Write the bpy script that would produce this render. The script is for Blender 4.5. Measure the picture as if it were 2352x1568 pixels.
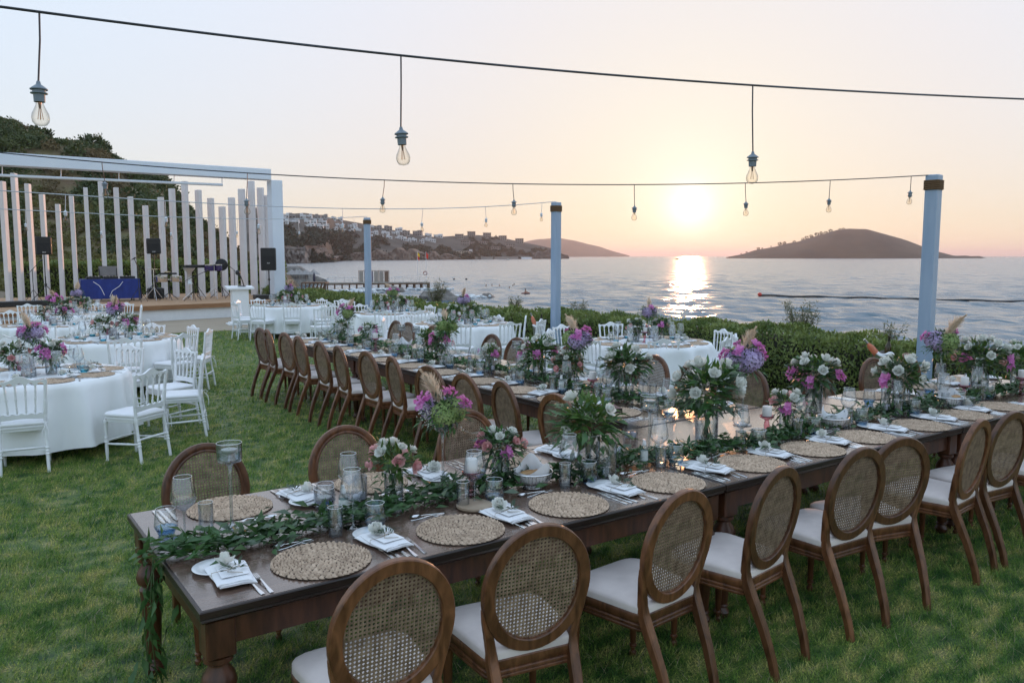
import bpy, math, random
import numpy as np
from mathutils import Vector, Matrix, Euler
R = math.radians
sc = bpy.context.scene
for _o in list(bpy.data.objects):
    bpy.data.objects.remove(_o)
COL = sc.collection
random.seed(7)
RNG = np.random.default_rng(7)

# ---------------------------------------------------------------- camera
# world: metres, lawn at z=0, +X along the front long table, +Y along the middle long table
AZ, PITCH, EYE, FPX, PW, PH = R(54.8), math.atan(196.1 / 1855.0), 2.0, 1855.0, 2352.0, 1568.2
cam_data = bpy.data.cameras.new('camera')
cam = bpy.data.objects.new('camera', cam_data)
COL.objects.link(cam)
cam.location = (0, 0, EYE)
cam.rotation_euler = (R(90) - PITCH, 0, AZ - R(90))
cam_data.sensor_width = 36.0
cam_data.lens = 36.0 * FPX / PW
cam_data.clip_start = 0.05
cam_data.clip_end = 60000
sc.camera = cam

# ---------------------------------------------------------------- sky, sun, exposure
SUN_AZ, SUN_EL = R(42.5), R(3.3)
world = bpy.data.worlds.new('World')
sc.world = world
world.use_nodes = True
wt = world.node_tree
bg = wt.nodes['Background']
sky = wt.nodes.new('ShaderNodeTexSky')
sky.sky_type = 'NISHITA'
sky.sun_disc = False
sky.sun_elevation = SUN_EL
sky.sun_rotation = R(90) - SUN_AZ
sky.altitude = 0
sky.air_density = 1.0
sky.dust_density = 2.0
sky.ozone_density = 3.0
# the sunset sky as a camera with wide dynamic range records it: luminance range compressed, hue kept
def _wn(t, **k):
    n = wt.nodes.new(t)
    for q, v in k.items(): setattr(n, q, v)
    return n
bw = _wn('ShaderNodeRGBToBW')
wt.links.new(sky.outputs[0], bw.inputs[0])
div = _wn('ShaderNodeVectorMath', operation='DIVIDE')
wt.links.new(sky.outputs[0], div.inputs[0])
wt.links.new(bw.outputs[0], div.inputs[1])
hue = _wn('ShaderNodeGamma')
hue.inputs[1].default_value = 0.27
wt.links.new(div.outputs[0], hue.inputs[0])
pw = _wn('ShaderNodeMath', operation='POWER')
pw.inputs[1].default_value = 0.0
wt.links.new(bw.outputs[0], pw.inputs[0])
tint = _wn('ShaderNodeVectorMath', operation='SCALE')
wt.links.new(hue.outputs[0], tint.inputs[0])
wt.links.new(pw.outputs[0], tint.inputs['Scale'])
# bright aureole of the hazy air round the sun
geo = _wn('ShaderNodeTexCoord')
dot = _wn('ShaderNodeVectorMath', operation='DOT_PRODUCT')
dot.inputs[1].default_value = (math.cos(SUN_AZ) * math.cos(SUN_EL), math.sin(SUN_AZ) * math.cos(SUN_EL), math.sin(SUN_EL))
wt.links.new(geo.outputs['Generated'], dot.inputs[0])
acc = None
for power, col in ((3200.0, (0.5, 0.5, 0.5)), (420.0, (0.20, 0.21, 0.18)), (60.0, (0.13, 0.125, 0.055))):
    q = _wn('ShaderNodeMath', operation='MAXIMUM'); q.inputs[1].default_value = 0.0
    wt.links.new(dot.outputs['Value'], q.inputs[0])
    r = _wn('ShaderNodeMath', operation='POWER'); r.inputs[1].default_value = power
    wt.links.new(q.outputs[0], r.inputs[0])
    k = _wn('ShaderNodeVectorMath', operation='SCALE'); k.inputs[0].default_value = col
    wt.links.new(r.outputs[0], k.inputs['Scale'])
    if acc is not None:
        ad = _wn('ShaderNodeVectorMath', operation='ADD')
        wt.links.new(acc.outputs[0], ad.inputs[0]); wt.links.new(k.outputs[0], ad.inputs[1]); acc = ad
    else:
        acc = k
glow = acc
whole = _wn('ShaderNodeVectorMath', operation='MULTIPLY_ADD')
whole.inputs[1].default_value = (0.895, 0.90, 0.945)
wt.links.new(tint.outputs[0], whole.inputs[0])
wt.links.new(glow.outputs[0], whole.inputs[2])
wt.links.new(whole.outputs[0], bg.inputs[0])
bg.inputs[1].default_value = 0.1
sun_data = bpy.data.lights.new('sun', 'SUN')
sun_data.energy = 0.15
sun_data.angle = R(0.6)
sun_data.color = (1.0, 0.46, 0.22)
sun = bpy.data.objects.new('sun', sun_data)
COL.objects.link(sun)
sun.rotation_euler = (R(90) - SUN_EL, 0, SUN_AZ + R(90))
vs = sc.view_settings
vs.view_transform = 'Standard'
vs.look = 'None'
vs.gamma = 1.0
vs.exposure = 3.26
vs.use_curve_mapping = False
sc.cycles.max_bounces = 10
sc.cycles.transparent_max_bounces = 24
sc.cycles.transmission_bounces = 6
sc.cycles.glossy_bounces = 4
sc.cycles.diffuse_bounces = 3
sc.cycles.volume_bounces = 0
sc.cycles.caustics_reflective = False
sc.cycles.caustics_refractive = False
sc.cycles.sample_clamp_indirect = 4.0
sc.cycles.use_denoising = True

# ---------------------------------------------------------------- helpers
_fw = Vector((math.cos(AZ) * math.cos(PITCH), math.sin(AZ) * math.cos(PITCH), -math.sin(PITCH)))
_rt = Vector((math.sin(AZ), -math.cos(AZ), 0))
_up = _rt.cross(_fw)
def ray(x, y):
    return _fw + _rt * ((x - PW / 2) / FPX) + _up * ((PH / 2 - y) / FPX)
def at(x, y, z=0.0):
    """point of the horizontal plane z that the photograph shows at (x, y)"""
    r = ray(x, y)
    return Vector((0, 0, EYE)) + r * ((z - EYE) / r.z)
def deep(x, y, d):
    """point at distance d (along the view axis)"""
    return Vector((0, 0, EYE)) + ray(x, y) * d
def clamp(v, a, b):
    return max(a, min(b, v))

class MB:
    """collects geometry; .mesh(name, material) makes one mesh of it"""
    def __init__(s):
        s.v = []; s.f = []
    def add(s, vs, fs):
        b = len(s.v)
        s.v += [tuple(p) for p in vs]
        s.f += [tuple(i + b for i in f) for f in fs]
        return s
    def box(s, c, d, rz=0.0, m=None):
        x, y, z = d[0] / 2, d[1] / 2, d[2] / 2
        P = [Vector((i * x, j * y, k * z)) for k in (-1, 1) for j in (-1, 1) for i in (-1, 1)]
        M = m if m is not None else Matrix.Rotation(rz, 3, 'Z')
        P = [M @ p + Vector(c) for p in P]
        return s.add(P, [(0, 2, 3, 1), (4, 5, 7, 6), (0, 1, 5, 4), (1, 3, 7, 5), (3, 2, 6, 7), (2, 0, 4, 6)])
    def cbox(s, c, d, b, rz=0.0):
        """box with chamfered edges"""
        x, y, z = d[0] / 2, d[1] / 2, d[2] / 2
        b = min(b, x * .9, y * .9, z * .9)
        def o(ix, iy):
            return [(-ix + b, -iy), (ix - b, -iy), (ix, -iy + b), (ix, iy - b), (ix - b, iy), (-ix + b, iy), (-ix, iy - b), (-ix, -iy + b)]
        rings = [(o(x - b, y - b), -z), (o(x, y), -z + b), (o(x, y), z - b), (o(x - b, y - b), z)]
        M = Matrix.Rotation(rz, 3, 'Z')
        R_ = [[M @ Vector((p[0], p[1], h)) + Vector(c) for p in r] for r, h in rings]
        return s.loft(R_, True, True)
    def loft(s, rings, c0=False, c1=False, closed=True):
        n = len(rings[0]); V = [p for r in rings for p in r]; F = []
        for k in range(len(rings) - 1):
            for i in range(n if closed else n - 1):
                j = (i + 1) % n
                F.append((k * n + i, k * n + j, (k + 1) * n + j, (k + 1) * n + i))
        if c0: F.append(tuple(range(n - 1, -1, -1)))
        if c1: F.append(tuple((len(rings) - 1) * n + i for i in range(n)))
        return s.add(V, F)
    def lathe(s, prof, n=16, c=(0, 0, 0), m=None):
        rings = []
        for r, z in prof:
            r = max(r, 1e-5)
            ring = [Vector((r * math.cos(2 * math.pi * i / n), r * math.sin(2 * math.pi * i / n), z)) for i in range(n)]
            rings.append([(m @ p if m is not None else p) + Vector(c) for p in ring])
        return s.loft(rings)
    def tube(s, path, r, n=8, cap=True, closed=False):
        P = [Vector(p) for p in path]; k = len(P)
        rr = r if isinstance(r, (list, tuple)) else [r] * k
        rings = []; ref = Vector((0, 0, 1))
        t0 = (P[1] - P[0]).normalized()
        if abs(t0.dot(ref)) > .9: ref = Vector((1, 0, 0))
        nrm = (ref - t0 * ref.dot(t0)).normalized()
        for i in range(k):
            if closed: t = P[(i + 1) % k] - P[i - 1]
            else: t = P[min(i + 1, k - 1)] - P[max(i - 1, 0)]
            t.normalize()
            nrm = (nrm - t * nrm.dot(t)).normalized()
            b = t.cross(nrm)
            rings.append([P[i] + (nrm * math.cos(2 * math.pi * j / n) + b * math.sin(2 * math.pi * j / n)) * rr[i] for j in range(n)])
        if closed: rings.append(rings[0])
        return s.loft(rings, cap and not closed, cap and not closed)
    def bar(s, path, w, d, side=(1, 0, 0), b=.15):
        """chamfered rectangular section swept along a path; w along side, d across it (numbers or lists)"""
        P = [Vector(p) for p in path]; k = len(P); sd = Vector(side); rings = []
        for i in range(k):
            t = (P[min(i + 1, k - 1)] - P[max(i - 1, 0)]).normalized()
            a = (sd - t * sd.dot(t)).normalized(); c = t.cross(a)
            W = (w[i] if isinstance(w, (list, tuple)) else w) / 2; D = (d[i] if isinstance(d, (list, tuple)) else d) / 2
            q = b * 2 * min(W, D)
            rings.append([P[i] + a * x + c * y for x, y in ((-W + q, -D), (W - q, -D), (W, -D + q), (W, D - q), (W - q, D), (-W + q, D), (-W, D - q), (-W, -D + q))])
        return s.loft(rings, True, True)
    def prism(s, outline, t, m=None, c=(0, 0, 0)):
        """outline in local xz extruded by t along y"""
        n = len(outline); M = m if m is not None else Matrix.Identity(3)
        A = [M @ Vector((x, -t / 2, z)) + Vector(c) for x, z in outline] + [M @ Vector((x, t / 2, z)) + Vector(c) for x, z in outline]
        return s.add(A, [tuple(range(n)), tuple(range(2 * n - 1, n - 1, -1))] + [(i, n + i, n + (i + 1) % n, (i + 1) % n) for i in range(n)])
    def ball(s, c, r, n=8, k=6):
        r = r if isinstance(r, (list, tuple)) else (r, r, r)
        rings = [[Vector((r[0] * math.sin(math.pi * (j + .02) / (k + .04)) * math.cos(2 * math.pi * i / n), r[1] * math.sin(math.pi * (j + .02) / (k + .04)) * math.sin(2 * math.pi * i / n), -r[2] * math.cos(math.pi * j / k))) + Vector(c) for i in range(n)] for j in range(k + 1)]
        return s.loft(rings)
    def mesh(s, name, m=None, smooth=40):
        me = bpy.data.meshes.new(name)
        me.from_pydata(s.v, [], s.f)
        if m is not None: me.materials.append(m)
        if smooth:
            me.shade_smooth()
            if smooth < 180: me.set_sharp_from_angle(angle=R(smooth))
        me.validate()
        return me

def npmesh(name, V, F, m=None, smooth=False):
    """fast mesh from numpy arrays: V (n,3), F (m,k)"""
    me = bpy.data.meshes.new(name)
    V = np.asarray(V, np.float32); F = np.asarray(F, np.int32); k = F.shape[1]
    me.vertices.add(len(V)); me.vertices.foreach_set('co', V.ravel())
    me.loops.add(F.size); me.loops.foreach_set('vertex_index', F.ravel())
    me.polygons.add(len(F))
    me.polygons.foreach_set('loop_start', np.arange(0, F.size, k, dtype=np.int32))
    me.update(calc_edges=True)
    if m is not None: me.materials.append(m)
    if smooth: me.shade_smooth()
    return me

def leafgeo(P, D, N, L, W, fold=.12, curl=.15):
    """folded pointed leaves; arrays P base, D direction, N normal, L length, W width"""
    n = len(P)
    D = D / np.linalg.norm(D, axis=1, keepdims=True)
    N = N - D * (N * D).sum(1, keepdims=True)
    N = N / np.maximum(np.linalg.norm(N, axis=1, keepdims=True), 1e-6)
    S = np.cross(D, N)
    L = np.broadcast_to(np.asarray(L, float), (n,))[:, None]; W = np.broadcast_to(np.asarray(W, float), (n,))[:, None]
    mid = P + D * L * .42
    V = np.stack([P, mid + S * W / 2 + N * W * fold, mid - S * W / 2 + N * W * fold, mid - N * W * fold * .5, P + D * L - N * L * curl], 1)
    b = (np.arange(n) * 5)[:, None]
    F = np.concatenate([b + np.array(q) for q in ((0, 3, 1), (0, 2, 3), (1, 3, 4), (3, 2, 4))], 0)
    return V.reshape(-1, 3), F
def rdir(n, r=RNG):
    v = r.normal(size=(n, 3)); return v / np.linalg.norm(v, axis=1, keepdims=True)

def O(name, data, parent=None, loc=None, rot=None, scale=None):
    o = bpy.data.objects.new(name, data)
    COL.objects.link(o)
    if parent is not None: o.parent = parent
    if loc is not None: o.location = loc
    if rot is not None: o.rotation_euler = rot if isinstance(rot, (tuple, Euler)) else (0, 0, rot)
    if scale is not None: o.scale = scale if isinstance(scale, tuple) else (scale,) * 3
    return o
def tag(o, label=None, cat=None, group=None, kind=None):
    if label: o['label'] = label
    if cat: o['category'] = cat
    if group: o['group'] = group
    if kind: o['kind'] = kind
    return o
def thing(name, label, cat, loc=(0, 0, 0), rot=0.0, group=None, parts=(), scale=None):
    """an Empty at the thing's base with one child mesh per (name, mesh[, [sub-parts]])"""
    e = O(name, None, None, loc, rot, scale)
    e.empty_display_size = .05
    tag(e, label, cat, group)
    for p in parts: part(e, *p)
    return e
def part(e, name, me, subs=(), loc=None, rot=None, scale=None, kind=None):
    o = O(name, me, e, loc, rot, scale)
    if kind: o['kind'] = kind
    for q in subs: O(q[0], q[1], o)
    return o
def single(name, me, label, cat, loc=(0, 0, 0), rot=0.0, group=None, scale=None, parent=None):
    return tag(O(name, me, parent, loc, rot, scale), label, cat, group)
def struct(name, me, loc=None):
    return tag(O(name, me, None, loc), kind='structure')
ORD = ['first', 'second', 'third', 'fourth', 'fifth', 'sixth', 'seventh', 'eighth', 'ninth', 'tenth', 'eleventh', 'twelfth', 'thirteenth', 'fourteenth', 'fifteenth', 'sixteenth', 'seventeenth', 'eighteenth', 'nineteenth', 'twentieth', 'twenty-first', 'twenty-second']

# ---------------------------------------------------------------- materials
def mat(name, c1, c2=None, scale=12.0, rough=.5, metal=0.0, bump=0.0, bscale=None, stretch=(1, 1, 1), coat=0.0, transl=0.0, spec=.5, rvar=0.0, detail=4.0, ramp=(.3, .7), bdist=.01, sheen=0.0, wave=False, obvar=0.0):
    m = bpy.data.materials.new(name); m.use_nodes = True
    nt = m.node_tree; b = nt.nodes['Principled BSDF']; L = nt.links
    b.inputs['Roughness'].default_value = rough; b.inputs['Metallic'].default_value = metal
    b.inputs['Specular IOR Level'].default_value = spec
    b.inputs['Coat Weight'].default_value = coat; b.inputs['Coat Roughness'].default_value = .15
    if sheen: b.inputs['Sheen Weight'].default_value = sheen
    col = None
    b.inputs['Base Color'].default_value = (*c1, 1)
    if c2 is not None or bump:
        tc = nt.nodes.new('ShaderNodeTexCoord'); mp = nt.nodes.new('ShaderNodeMapping')
        mp.inputs['Scale'].default_value = stretch
        L.new(tc.outputs['Object'], mp.inputs[0])
        no = nt.nodes.new('ShaderNodeTexNoise'); no.inputs['Scale'].default_value = scale; no.inputs['Detail'].default_value = detail
        if wave: no.inputs['Distortion'].default_value = 1.2
        L.new(mp.outputs[0], no.inputs['Vector'])
        if c2 is not None:
            cr = nt.nodes.new('ShaderNodeValToRGB')
            cr.color_ramp.elements[0].position = ramp[0]; cr.color_ramp.elements[1].position = ramp[1]
            cr.color_ramp.elements[0].color = (*c1, 1); cr.color_ramp.elements[1].color = (*c2, 1)
            L.new(no.outputs['Fac'], cr.inputs[0]); col = cr.outputs[0]
            if obvar:
                oi = nt.nodes.new('ShaderNodeObjectInfo'); hs = nt.nodes.new('ShaderNodeHueSaturation')
                mr = nt.nodes.new('ShaderNodeMapRange'); mr.inputs[3].default_value = 1 - obvar; mr.inputs[4].default_value = 1 + obvar
                L.new(oi.outputs['Random'], mr.inputs[0]); L.new(mr.outputs[0], hs.inputs['Value']); L.new(col, hs.inputs['Color']); col = hs.outputs[0]
            L.new(col, b.inputs['Base Color'])
        if rvar:
            mr = nt.nodes.new('ShaderNodeMapRange'); mr.inputs[3].default_value = rough - rvar; mr.inputs[4].default_value = rough + rvar
            L.new(no.outputs['Fac'], mr.inputs[0]); L.new(mr.outputs[0], b.inputs['Roughness'])
        if bump:
            n2 = nt.nodes.new('ShaderNodeTexNoise'); n2.inputs['Scale'].default_value = bscale or scale * 3; n2.inputs['Detail'].default_value = 3
            L.new(mp.outputs[0], n2.inputs['Vector'])
            bp = nt.nodes.new('ShaderNodeBump'); bp.inputs['Strength'].default_value = bump; bp.inputs['Distance'].default_value = bdist
            L.new(n2.outputs['Fac'], bp.inputs['Height']); L.new(bp.outputs[0], b.inputs['Normal'])
    if transl:
        out = nt.nodes['Material Output']
        tr = nt.nodes.new('ShaderNodeBsdfTranslucent'); mx = nt.nodes.new('ShaderNodeMixShader'); mx.inputs[0].default_value = transl
        if col is not None: L.new(col, tr.inputs[0])
        else: tr.inputs[0].default_value = (*c1, 1)
        L.new(b.outputs[0], mx.inputs[1]); L.new(tr.outputs[0], mx.inputs[2]); L.new(mx.outputs[0], out.inputs[0])
    return m
def glass(name, tint=(1, 1, 1), ior=1.5, rough=.02, gcol=(1, 1, 1)):
    """thin-walled glass: a clear sheet with Fresnel reflection"""
    m = bpy.data.materials.new(name); m.use_nodes = True; nt = m.node_tree; L = nt.links
    nt.nodes.remove(nt.nodes['Principled BSDF']); out = nt.nodes['Material Output']
    t = nt.nodes.new('ShaderNodeBsdfTransparent')
    lw = nt.nodes.new('ShaderNodeLayerWeight'); lw.inputs[0].default_value = .34   # longer path through the wall at a slant
    cr = nt.nodes.new('ShaderNodeValToRGB'); e0, e1 = cr.color_ramp.elements
    e0.position, e0.color = .12, (*tint, 1); e1.position, e1.color = 1.0, (*[c ** 3 * k for c, k in zip(tint, (.30, .36, .42))], 1)
    L.new(lw.outputs['Facing'], cr.inputs[0]); L.new(cr.outputs[0], t.inputs[0])
    g = nt.nodes.new('ShaderNodeBsdfGlossy'); g.inputs['Roughness'].default_value = rough; g.inputs[0].default_value = (*gcol, 1)
    f = nt.nodes.new('ShaderNodeFresnel'); ge = nt.nodes.new('ShaderNodeNewGeometry'); mr = nt.nodes.new('ShaderNodeMapRange')
    mr.inputs[3].default_value = ior; mr.inputs[4].default_value = 1 / ior   # a sheet reflects alike from both sides
    L.new(ge.outputs['Backfacing'], mr.inputs[0]); L.new(mr.outputs[0], f.inputs[0])
    mx = nt.nodes.new('ShaderNodeMixShader')
    L.new(f.outputs[0], mx.inputs[0]); L.new(t.outputs[0], mx.inputs[1]); L.new(g.outputs[0], mx.inputs[2]); L.new(mx.outputs[0], out.inputs[0])
    return m

wood_table = mat('dark table wood', (.085, .048, .034), (.165, .105, .078), 3.5, .25, stretch=(1, 14, 14), bump=.06, bscale=9, rvar=.08, wave=True, coat=.7, spec=.7)
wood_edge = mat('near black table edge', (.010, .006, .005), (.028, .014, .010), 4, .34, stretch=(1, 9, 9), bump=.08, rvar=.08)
wood_leg = mat('dark turned wood', (.034, .012, .006), (.105, .038, .018), 5, .35, stretch=(6, 6, 1.2), rvar=.1)
wood_chair = mat('worn brown chair wood', (.062, .022, .009), (.195, .080, .035), 7, .36, stretch=(3, 3, .9), bump=.12, bscale=40, rvar=.1, obvar=.30, wave=True)
cane_m = mat('woven cane', (.15, .098, .062), (.33, .235, .16), 26, .55, bump=.3, bscale=300, bdist=.001, obvar=.12)
cushion_m = mat('grey beige cushion cloth', (.50, .435, .41), (.76, .67, .63), 4, .85, bump=.5, bscale=11, bdist=.012, sheen=.2, obvar=.07)
white_paint = mat('white painted wood', (.80, .81, .83), (.86, .87, .88), 8, .38, bump=.03, bscale=60, obvar=.03)
white_cushion = mat('white seat pad', (.82, .82, .85), (.88, .88, .89), 5, .6, bump=.05)
cloth_m = mat('white table cloth', (.86, .875, .89), (.91, .92, .925), 3, .75, bump=.15, bscale=24, bdist=.004, sheen=.15)
black_metal = mat('black metal', (.012, .012, .013), (.03, .03, .032), 20, .4, rvar=.1)
chrome = mat('polished steel', (.72, .72, .74), (.8, .8, .8), 40, .16, metal=1.0)
ceramic = mat('white ceramic', (.78, .79, .80), (.82, .82, .82), 6, .18, coat=.3)
linen = mat('white folded linen', (.80, .80, .83), (.87, .87, .88), 12, .8, bump=.15, bscale=180, bdist=.002)
seagrass = mat('dried seagrass', (.31, .215, .145), (.68, .51, .37), 50, .75, bump=.4, bscale=260, bdist=.002, obvar=.08)
wax = mat('white candle wax', (.80, .78, .76), (.84, .82, .80), 10, .5, transl=.15)
clear_glass = glass('clear glass', (.965, .978, .985), 2.1)
cast_glass = glass('solid clear glass', (.90, .93, .95), 2.6)
blue_glass = glass('pale blue glass', (.66, .83, .96), 1.55)
aqua_glass = glass('turquoise glass', (.40, .82, .90), 1.55)
pink_glass = glass('pink pressed glass', (.90, .60, .68), 1.6, .08)
water_m = glass('still water in glass', (.93, .96, .97), 1.34)
plastic_bag = glass('clear plastic film', (.90, .90, .92), 1.6, .15)
leaf_mats = [mat('deep green leaf', (.032, .090, .026), (.090, .195, .060), 30, .42, transl=.25, obvar=.2),
             mat('olive grey leaf', (.055, .095, .060), (.12, .165, .11), 30, .5, transl=.22, obvar=.15),
             mat('bright green leaf', (.055, .125, .025), (.115, .19, .045), 25, .45, transl=.35, obvar=.2)]
stem_m = mat('green stem', (.04, .085, .025), (.08, .12, .04), 20, .5)
petal = {
    'white': mat('white petal', (.74, .76, .70), (.86, .86, .82), 14, .6, transl=.25),
    'pink': mat('rose pink petal', (.78, .36, .38), (.88, .58, .56), 30, .6, transl=.25),
    'magenta': mat('magenta bract', (.55, .12, .44), (.80, .36, .66), 18, .55, transl=.35),
    'lilac': mat('lilac hydrangea petal', (.44, .33, .60), (.66, .55, .78), 16, .6, transl=.25),
    'green': mat('green hydrangea petal', (.22, .34, .10), (.40, .50, .20), 16, .6, transl=.3),
    'cream': mat('cream pampas', (.72, .58, .44), (.86, .76, .63), 20, .8, transl=.4)}

# ================================================================ the setting
SEA = -3.5
# ---- sea: a fan of quads with real waves, finer towards the shore
def build_sea():
    nr, nc = 760, 440
    rr = 22.0 * np.exp(np.linspace(0, math.log(1590), nr))
    aa = np.linspace(R(0), R(112), nc)
    Rg, A = np.meshgrid(rr, aa, indexing='ij')
    X = Rg * np.cos(A); Y = Rg * np.sin(A)
    Z = np.zeros_like(X)
    g = np.random.default_rng(3)
    for k in range(90):
        lam = .9 * (8.0 / .9) ** g.random()
        th = R(42) + g.normal() * .55
        amp = .0105 * lam ** .45
        cell = Rg * .0097
        fade = np.clip((lam / cell - 1.6) / 2.5, 0, 1)
        ph = g.random() * 6.28
        q = 2 * math.pi / lam * (X * math.cos(th) + Y * math.sin(th)) + ph
        Z += amp * fade * (np.sin(q) + .25 * np.sin(2 * q + .6))
    V = np.stack([X, Y, Z + SEA], -1).reshape(-1, 3)
    i = np.arange(nr - 1)[:, None] * nc + np.arange(nc - 1)[None]
    F = np.stack([i, i + nc, i + nc + 1, i + 1], -1).reshape(-1, 4)
    m = bpy.data.materials.new('sea water'); m.use_nodes = True; nt = m.node_tree; b = nt.nodes['Principled BSDF']; L = nt.links
    b.inputs['Base Color'].default_value = (.11, .17, .21, 1); b.inputs['Roughness'].default_value = .2; b.inputs['IOR'].default_value = 1.33
    tc = nt.nodes.new('ShaderNodeTexCoord')
    def rip(scale, rot, st):
        mp = nt.nodes.new('ShaderNodeMapping'); mp.inputs['Rotation'].default_value = (0, 0, rot); mp.inputs['Scale'].default_value = st
        no = nt.nodes.new('ShaderNodeTexNoise'); no.inputs['Scale'].default_value = scale; no.inputs['Detail'].default_value = 3
        L.new(tc.outputs['Object'], mp.inputs[0]); L.new(mp.outputs[0], no.inputs['Vector']); return no.outputs['Fac']
    def bmp(h, st, dist, nrm=None):
        bp = nt.nodes.new('ShaderNodeBump'); bp.inputs['Strength'].default_value = st; bp.inputs['Distance'].default_value = dist
        L.new(h, bp.inputs['Height'])
        if nrm is not None: L.new(nrm, bp.inputs['Normal'])
        return bp.outputs[0]
    n1 = bmp(rip(.20, -R(42), (1, .38, 1)), 1.0, 1.3)
    n2 = bmp(rip(.75, -R(38), (1, .4, 1)), .8, .36, n1)
    n3 = bmp(rip(3.2, -R(50), (1, .5, 1)), .7, .06, n2)
    L.new(n3, b.inputs['Normal'])
    struct('sea', npmesh('sea', V, F, m, True))
build_sea()

# ---- ground: lawn shelf falling to the shore
def vnoise(x, y, s, seed=0):
    """smooth value noise"""
    x = np.asarray(x, float) / s; y = np.asarray(y, float) / s
    xi = np.floor(x).astype(int); yi = np.floor(y).astype(int); fx = x - xi; fy = y - yi
    fx = fx * fx * (3 - 2 * fx); fy = fy * fy * (3 - 2 * fy)
    def h(a, b):
        n = (a * 374761393 + b * 668265263 + seed * 1442695041) & 0x7fffffff
        n = ((n ^ (n >> 13)) * 1274126177) & 0x7fffffff
        return ((n ^ (n >> 16)) & 0xffff) / 65535.0
    return (h(xi, yi) * (1 - fx) + h(xi + 1, yi) * fx) * (1 - fy) + (h(xi, yi + 1) * (1 - fx) + h(xi + 1, yi + 1) * fx) * fy
soil_m = mat('dry coastal soil', (.12, .085, .055), (.24, .185, .125), .8, .95, bump=.5, bscale=4, bdist=.15)
rock_m = mat('grey shore rock', (.10, .088, .080), (.26, .235, .21), 1.2, .9, bump=.8, bscale=3, bdist=.2)
def build_ground():
    gx = np.arange(-140, 120, 2.0); gy = np.arange(-24, 220, 2.0)
    X, Y = np.meshgrid(gx, gy, indexing='ij')
    edge = 11.2 + np.clip(Y - 38, 0, 400) * .36 + (vnoise(X * 0, Y, 9, 5) - .5) * 3 * (Y > 30)
    t = np.clip((X - edge) / 5.0, 0, 1)
    Z = -.03 - t * t * (3 - 2 * t) * 4.6 + (vnoise(X, Y, 3, 2) - .5) * .9 * (t > 0) * (t < 1)
    V = np.stack([X, Y, Z], -1).reshape(-1, 3); n = len(gy)
    i = np.arange(len(gx) - 1)[:, None] * n + np.arange(n - 1)[None]
    struct('ground', npmesh('ground', V, np.stack([i, i + n, i + n + 1, i + 1], -1).reshape(-1, 4), soil_m, True))
build_ground()

LAWN_X1, LAWN_Y1 = 10.9, 22.05
def grass_material(name, k=1.0, tr=.0):
    m = bpy.data.materials.new(name); m.use_nodes = True; nt = m.node_tree; b = nt.nodes['Principled BSDF']; L = nt.links
    b.inputs['Roughness'].default_value = .6; b.inputs['Specular IOR Level'].default_value = .35
    tc = nt.nodes.new('ShaderNodeTexCoord')
    def ramp(scale, cols, st=(1, 1, 1), d=4):
        mp = nt.nodes.new('ShaderNodeMapping'); mp.inputs['Scale'].default_value = st; mp.inputs['Rotation'].default_value = (0, 0, R(35))
        no = nt.nodes.new('ShaderNodeTexNoise'); no.inputs['Scale'].default_value = scale; no.inputs['Detail'].default_value = d
        cr = nt.nodes.new('ShaderNodeValToRGB'); e = cr.color_ramp.elements
        e[0].position, e[0].color = cols[0][0], (*cols[0][1], 1); e[1].position, e[1].color = cols[-1][0], (*cols[-1][1], 1)
        for p, c in cols[1:-1]:
            q = e.new(p); q.color = (*c, 1)
        L.new(tc.outputs['Object'], mp.inputs[0]); L.new(mp.outputs[0], no.inputs['Vector']); L.new(no.outputs['Fac'], cr.inputs[0]); return cr.outputs[0]
    a = ramp(5.5, [(.34, (.018 * k, .052 * k, .012 * k)), (.45, (.052 * k, .100 * k, .020 * k)), (.55, (.110 * k, .142 * k, .038 * k)), (.67, (.20 * k, .190 * k, .075 * k))], (1, 1.7, 1))
    c = ramp(85, [(.34, (.30, .42, .4)), (.62, (1.25, 1.15, 1.0)), (.70, (2.3, 1.7, 1.7))], (1, 1, 1), 2)
    mx = nt.nodes.new('ShaderNodeMix'); mx.data_type = 'RGBA'; mx.blend_type = 'MULTIPLY'; mx.inputs[0].default_value = 1
    L.new(a, mx.inputs[6]); L.new(c, mx.inputs[7]); L.new(mx.outputs[2], b.inputs['Base Color'])
    if tr:
        t = nt.nodes.new('ShaderNodeBsdfTranslucent'); s = nt.nodes.new('ShaderNodeMixShader'); s.inputs[0].default_value = tr
        L.new(mx.outputs[2], t.inputs[0]); L.new(b.outputs[0], s.inputs[1]); L.new(t.outputs[0], s.inputs[2]); L.new(s.outputs[0], nt.nodes['Material Output'].inputs[0])
    return m
lawn_bed = grass_material('lawn under the blades', 1.3)
blade_m = grass_material('grass blade', 2.9, .35)
dry_m = mat('dry straw blade', (.30, .26, .13), (.50, .44, .28), 30, .7, transl=.3)
struct('lawn', MB().add([(-30, -8, 0), (LAWN_X1, -8, 0), (LAWN_X1, LAWN_Y1, 0), (-30, LAWN_Y1, 0)], [(0, 1, 2, 3)]).mesh('lawn', lawn_bed, 0))
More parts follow.
